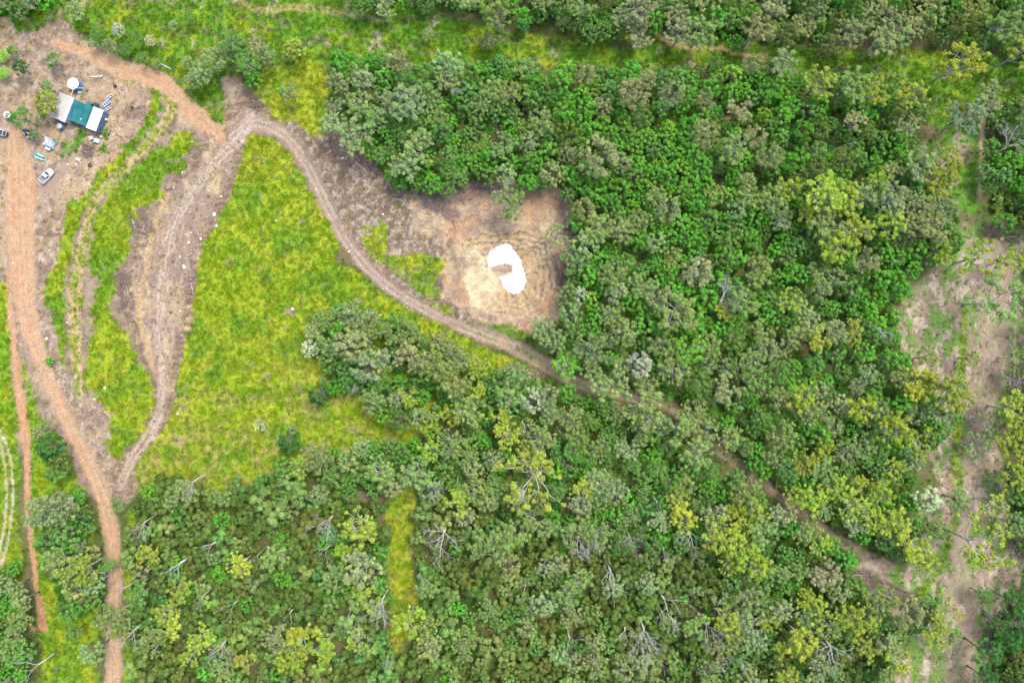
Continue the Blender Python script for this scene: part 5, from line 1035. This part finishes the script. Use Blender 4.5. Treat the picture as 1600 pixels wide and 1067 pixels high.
# wagon at the left edge
x, y = at(-3, 205.5, 1); o = thing("parked_wagon", "white wagon with dark front partly cut off by left edge", "car", (x, y, 0), -math.radians(18))
m = MB(); m.prism([(-2.2,-.75),(-2.1,-.86),(1.6,-.86),(2.1,-.7),(2.2,0),(2.1,.7),(1.6,.86),(-2.1,.86),(-2.2,.75)], .4, .98); obj("body", m.mesh("body", M_WHITE), o)
m = MB(); m.add([(-2.1,-.8,.98),(1.0,-.8,.98),(1.0,.8,.98),(-2.1,.8,.98),(-1.9,-.62,1.6),(.4,-.62,1.6),(.4,.62,1.6),(-1.9,.62,1.6)], [(0,3,2,1),(4,5,6,7),(0,1,5,4),(1,2,6,5),(2,3,7,6),(3,0,4,7)]); c_ = obj("cab", m.mesh("cab", M_WHITE), o)
m = MB(); m.add([(1.02,-.7,1.02),(1.02,.7,1.02),(.46,.56,1.6),(.46,-.56,1.6)], [(0,1,2,3)]); obj("windscreen", m.mesh("windscreen", M_GLASS), c_)
m = MB(); m.prism([(1.2,-.8),(2.05,-.68),(2.15,0),(2.05,.68),(1.2,.8)], .985, 1.04); obj("bonnet", m.mesh("bonnet", M_DARK), o); box("bull_bar", (2.3,0,.7), (.12,1.4,.4), M_DARK, o); wheels(o, (-1.4,1.4), .78)
# camper trailer with grey tarp
z = 0; x, y = at(75, 222.5, 1.2); o = thing("tarp_covered_trailer", "trailer under a loose grey tarp with white box, below the shed", "trailer", (x, y, z), math.radians(-115+0))
V = []; Fc = []; nu = 18
for j in range(nu+1):
    for i in range(nu+1):
        u, v = i/nu, j/nu; e = min(u, 1-u, v, 1-v)*8; xx = (u-.5)*2.7; yy = (v-.5)*3.1; hh = 1.15*min(1, e)**.5+.22*math.sin(7*u+2*v)*min(1, e)+.15*math.sin(11*v+1)*min(1, e)+.2*float(vnoise(np.array([u*7.]), np.array([v*7.]), 3)[0])
        V.append((xx*(1+.06*math.sin(9*v)), yy*(1+.06*math.sin(8*u)), .35+hh))
for j in range(nu):
    for i in range(nu): a = j*(nu+1)+i; Fc.append((a, a+1, a+nu+2, a+nu+1))
m = MB(); m.add(V, Fc); obj("tarp", m.mesh("tarp", M_TARP), o); box("tarp_fold", (0,-.3,1.62), (1.3,.9,.12), M_STEEL, o, .1); box("tarp_fold", (-.2,.75,1.62), (1.4,.5,.1), mat("pale_sheet", (.4,.44,.46), .6), o, -.1)
box("chassis", (0,0,.42), (2.4,2.4,.15), M_DARK, o); tube("drawbar", [(1.2,.4,.45),(2.7,0,.45)], .06, M_STEEL, o); tube("drawbar", [(1.2,-.4,.45),(2.7,0,.45)], .06, M_STEEL, o)
box("front_box", (1.75,.2,.75), (.75,1.5,.55), M_WHITE, o, bevel=.04); box("strut", (-1.2,1.4,1.6), (.12,1.4,.12), M_DARK, o, .4); wheels(o, (-.2,), 1.25, .32)
# kayaks
def kayak(px, py, ang, lab, seats):
    x, y = at(px, py, .2); o = thing("kayak", lab, "kayak", (x, y, .05), -math.radians(ang), "turquoise kayaks beside the trailer"); V = []; Fc = []; n = 20; L = 3.5; w = .43; K = 9
    for i in range(n+1):
        t = i/n; xx = (t-.5)*L; ww = w*math.sin(math.pi*min(max(t, .012), .988))**.6; sheer = .12*abs(2*t-1)**2
        for k in range(K): a = math.pi*k/(K-1); V.append((xx, ww*math.cos(a), .22+sheer-.2*math.sin(a)))
        for k in range(1, 4): u = k/4; V.append((xx, ww*(-1+2*u), .24+sheer+.05*math.sin(math.pi*u)))
    M_ = K+3
    for i in range(n):
        for k in range(M_): k2 = (k+1) % M_; Fc.append((i*M_+k, i*M_+k2, (i+1)*M_+k2, (i+1)*M_+k))
    m = MB(); m.add(V, Fc); obj("hull", m.mesh("hull", M_CYAN, True), o)
    for sx, sl in seats: box("seat", (sx,0,.32), (sl,.36,.05), M_OFFW, o, bevel=.02)
kayak(61.0, 241.8, 27, "upper turquoise kayak with one long pale cockpit, beside the trailer", [(.2,1.9)])
kayak(60.2, 247.4, 21, "lower turquoise kayak with several pale seat pads", [(-1.0,.5),(-.2,.55),(.6,.5),(1.2,.3)])
# black trailer box and metal frame trailer with white drums
x, y = at(38, 205.3, .8); o = thing("black_buggy", "small black buggy parked left of the frame trailer", "buggy", (x, y, 0), math.radians(-115)); box("body", (0,0,.55), (1.6,1.0,.5), M_DARK, o, bevel=.08); box("canopy_roof", (-.1,0,1.35), (.8,1.0,.06), M_DARK, o); box("seat", (-.2,0,.85), (.5,.8,.2), M_STEEL, o); tube("roof_post", [(.25,.4,.8),(.25,.4,1.35)], .03, M_STEEL, o); tube("roof_post", [(.25,-.4,.8),(.25,-.4,1.35)], .03, M_STEEL, o); box("panel", (.6,0,.83), (.35,.6,.06), M_WHITE, o); wheels(o, (-.6,.6), .55, .28)
x, y = at(48, 213.2, .6); o = thing("frame_trailer", "open metal frame trailer with white drums below the small tree", "trailer", (x, y, 0), math.radians(-32))
for a_, b_ in (((-1.2,-.5),(1.2,-.5)),((-1.2,.5),(1.2,.5)),((-1.2,-.5),(-1.2,.5)),((0,-.5),(0,.5)),((1.2,-.5),(1.2,.5)),((1.2,-.4),(2.1,0)),((1.2,.4),(2.1,0))): tube("rail", [(a_[0],a_[1],.5),(b_[0],b_[1],.5)], .05, M_STEEL, o, 6)
wheels(o, (-.2,), .68, .3)
for (dx, dy, r_) in ((-1.3,.35,.26),(-.7,-.75,.22),(.5,.1,.2)): m = MB(); m.lathe((dx,dy,.45), [(.02,0),(r_,0),(r_,.5),(r_*.7,.55),(.03,.56)], 14); obj("drum", m.mesh("drum", M_WHITE, True), o)
# furniture and junk
x, y = at(109.6, 191.6, .4); o = thing("metal_bed_frame", "bare metal frame leaning by the shed's lower corner", "metal frame", (x, y, 0), ROT)
for a_, b_ in (((-.9,-.4),(.9,-.4)),((-.9,.4),(.9,.4)),((-.9,-.4),(-.9,.4)),((-.3,-.4),(-.3,.4)),((.3,-.4),(.3,.4)),((.9,-.4),(.9,.4))): tube("rail", [(a_[0],a_[1],.45),(b_[0],b_[1],.5)], .04, M_STEEL, o, 6)
for sx in (-.9, .9):
    for sy in (-.4, .4): tube("leg", [(sx,sy,0),(sx,sy,.45)], .03, M_STEEL, o, 5)
def junk(name, px, py, s, m_, lab, cat, rz=0.0, parts=()):
    x, y = at(px, py, s[2]); o = thing(name, lab, cat, (x, y, float(heights(px, py)[0])), rz); box("body", (0,0,s[2]/2), s, m_, o, bevel=min(s)*.12)
    for nm, c, ss, mm in parts: box(nm, c, ss, mm, o)
junk("washing_machine", 140.5, 215.2, (1.05,.95,.9), M_WHITE, "white square appliance left of the junk below the cabin", "appliance", .3, (("lid",(0,0,.92),(.7,.6,.05),M_OFFW),("control_panel",(0,.4,.97),(.9,.12,.12),M_OFFW)))
junk("chest_freezer", 149.7, 219.3, (1.5,1.15,.8), M_WHITE, "white chest lying among junk below the cabin, largest piece", "chest", -.35, (("lid",(0,0,.83),(1.52,1.1,.06),M_OFFW),("handle",(0,-.56,.75),(.3,.06,.06),M_DARK)))
junk("red_crate", 153.4, 210.6, (.7,.55,.4), M_RED, "faded red crate above the white chest", "crate", .5, (("rim",(0,0,.42),(.76,.6,.05),M_RED),))
junk("white_tub", 157, 213, (.5,.45,.3), M_WHITE, "small white tub right of the red crate", "tub", .2, (("rim",(0,0,.31),(.56,.5,.04),M_OFFW),))
junk("folded_tarp", 145, 223.5, (1.6,.35,.3), M_DARK, "dark folded tarp below the white chest", "tarp", .5, (("strap",(0,0,.31),(.08,.37,.03),M_STEEL),))
junk("grey_sheet_stack", 120.6, 248.9, (1.5,.9,.15), M_CANV, "stack of grey sheets on the yard's lower side", "sheets", -.3, (("sheet",(.15,.1,.19),(1.3,.7,.04),M_STEEL),("sheet",(-.2,0,.24),(1.0,.6,.04),M_CANV)))
x, y = at(162.2, 209.6, .2)
def torus(name, R, r, m_, parent=None, loc=(0,0,0)):
    V = []; Fc = []; A, B = 18, 8
    for i in range(A):
        for k in range(B): a = 2*math.pi*i/A; b = 2*math.pi*k/B; V.append(((R+r*math.cos(b))*math.cos(a), (R+r*math.cos(b))*math.sin(a), r*math.sin(b)))
    for i in range(A):
        for k in range(B): Fc.append((i*B+k, ((i+1) % A)*B+k, ((i+1) % A)*B+(k+1) % B, i*B+(k+1) % B))
    m = MB(); m.add(V, Fc); return obj(name, m.mesh(name, m_, True), parent, loc)
tag(torus("old_tyre", .3, .11, M_BLACK, None, (x, y, .12)), "old black tyre lying below the cabin's lower corner", "tyre")
x, y = at(206, 126+50, .2); 
x, y = at(205.3, 168, .2); tag(torus("worn_tyre", .4, .14, M_BLACK, None, (x, y, .15)), "worn tyre alone in the yard right of the solar panels", "tyre")
x, y = at(139.3, 258, .2); tag(torus("large_tyre", .45, .16, M_BLACK, None, (x, y, .17)), "dark tyre at the yard's lower right above the track", "tyre")
x, y = at(169.5, 207.5, .5); o = thing("old_motorbike", "dark motorbike parked below and right of the cabin", "motorbike", (x, y, 0), 1.2)
for xx in (-.6, .6):
    w_ = torus("wheel", .26, .07, M_BLACK, o, (xx, 0, .33)); w_.rotation_euler = (math.pi/2, 0, 0)
box("seat", (-.2,0,.75), (.6,.28,.1), M_DARK, o, bevel=.03); box("fuel_tank", (.2,0,.78), (.4,.3,.22), M_RED, o, bevel=.05); box("engine", (.05,0,.45), (.45,.35,.35), M_STEEL, o); tube("handlebar", [(.42,-.38,.98),(.48,0,.92),(.42,.38,.98)], .025, M_STEEL, o); tube("fork", [(.45,0,.9),(.6,0,.33)], .04, M_STEEL, o)
junk("white_bucket", 176, 209.7, (.35,.6,.3), M_WHITE, "small upright white container right of the motorbike", "container", .2, (("lid",(0,0,.31),(.37,.3,.03),M_OFFW),))
a = at(179, 209.5); b = at(190, 214); m = MB(); m.tube([(a[0],a[1],.15),(b[0],b[1],.1)], .1, 6); m.tube([(a[0]+.4,a[1]+.2,.2),(b[0]-.2,b[1]-.5,.1)], .06, 6); tag(obj("timber_offcut", m.mesh("timber_offcut", M_DARKWOOD)), "dark timber lying right of the white container", "timber")
# power poles
for px, py, lab in ((60.5,43.5,"leaning-looking timber power pole at the top left above the yard"),(96,7,"timber power pole at the picture's top edge, left")):
    x, y = ((px-800)*S, (533.5-py)*S); o = thing("power_pole", lab, "power pole", (x, y, 0), .5, "power poles")
    m = MB(); m.tube([(0,0,-.3),(0,0,4),(0,0,9.5)], [.17,.14,.1], 10); obj("pole", m.mesh("pole", M_DARKWOOD, True), o); c_ = box("crossarm", (0,0,8.9), (2.0,.12,.12), M_DARKWOOD, o)
    for i in (-.85, -.3, .85): m = MB(); m.lathe((i,0,.06), [(.02,0),(.06,0),(.07,.1),(.03,.18)], 8); obj("insulator", m.mesh("insulator", M_WHITE, True), c_)
a = at(250, 99.5); b = at(267, 108); m = MB(); m.tube([(a[0],a[1],.2),(b[0],b[1],.15)], .15, 8); tag(obj("concrete_pipe", m.mesh("concrete_pipe", M_PALEB, True)), "pale pipe lying in the grass above the orange road", "pipe")

for o in bpy.data.objects:
    l_ = o.get("label")
    if l_ and not 4 <= len(l_.replace("-", " ").split()) <= 16: print("LABEL", len(l_.split()), l_)
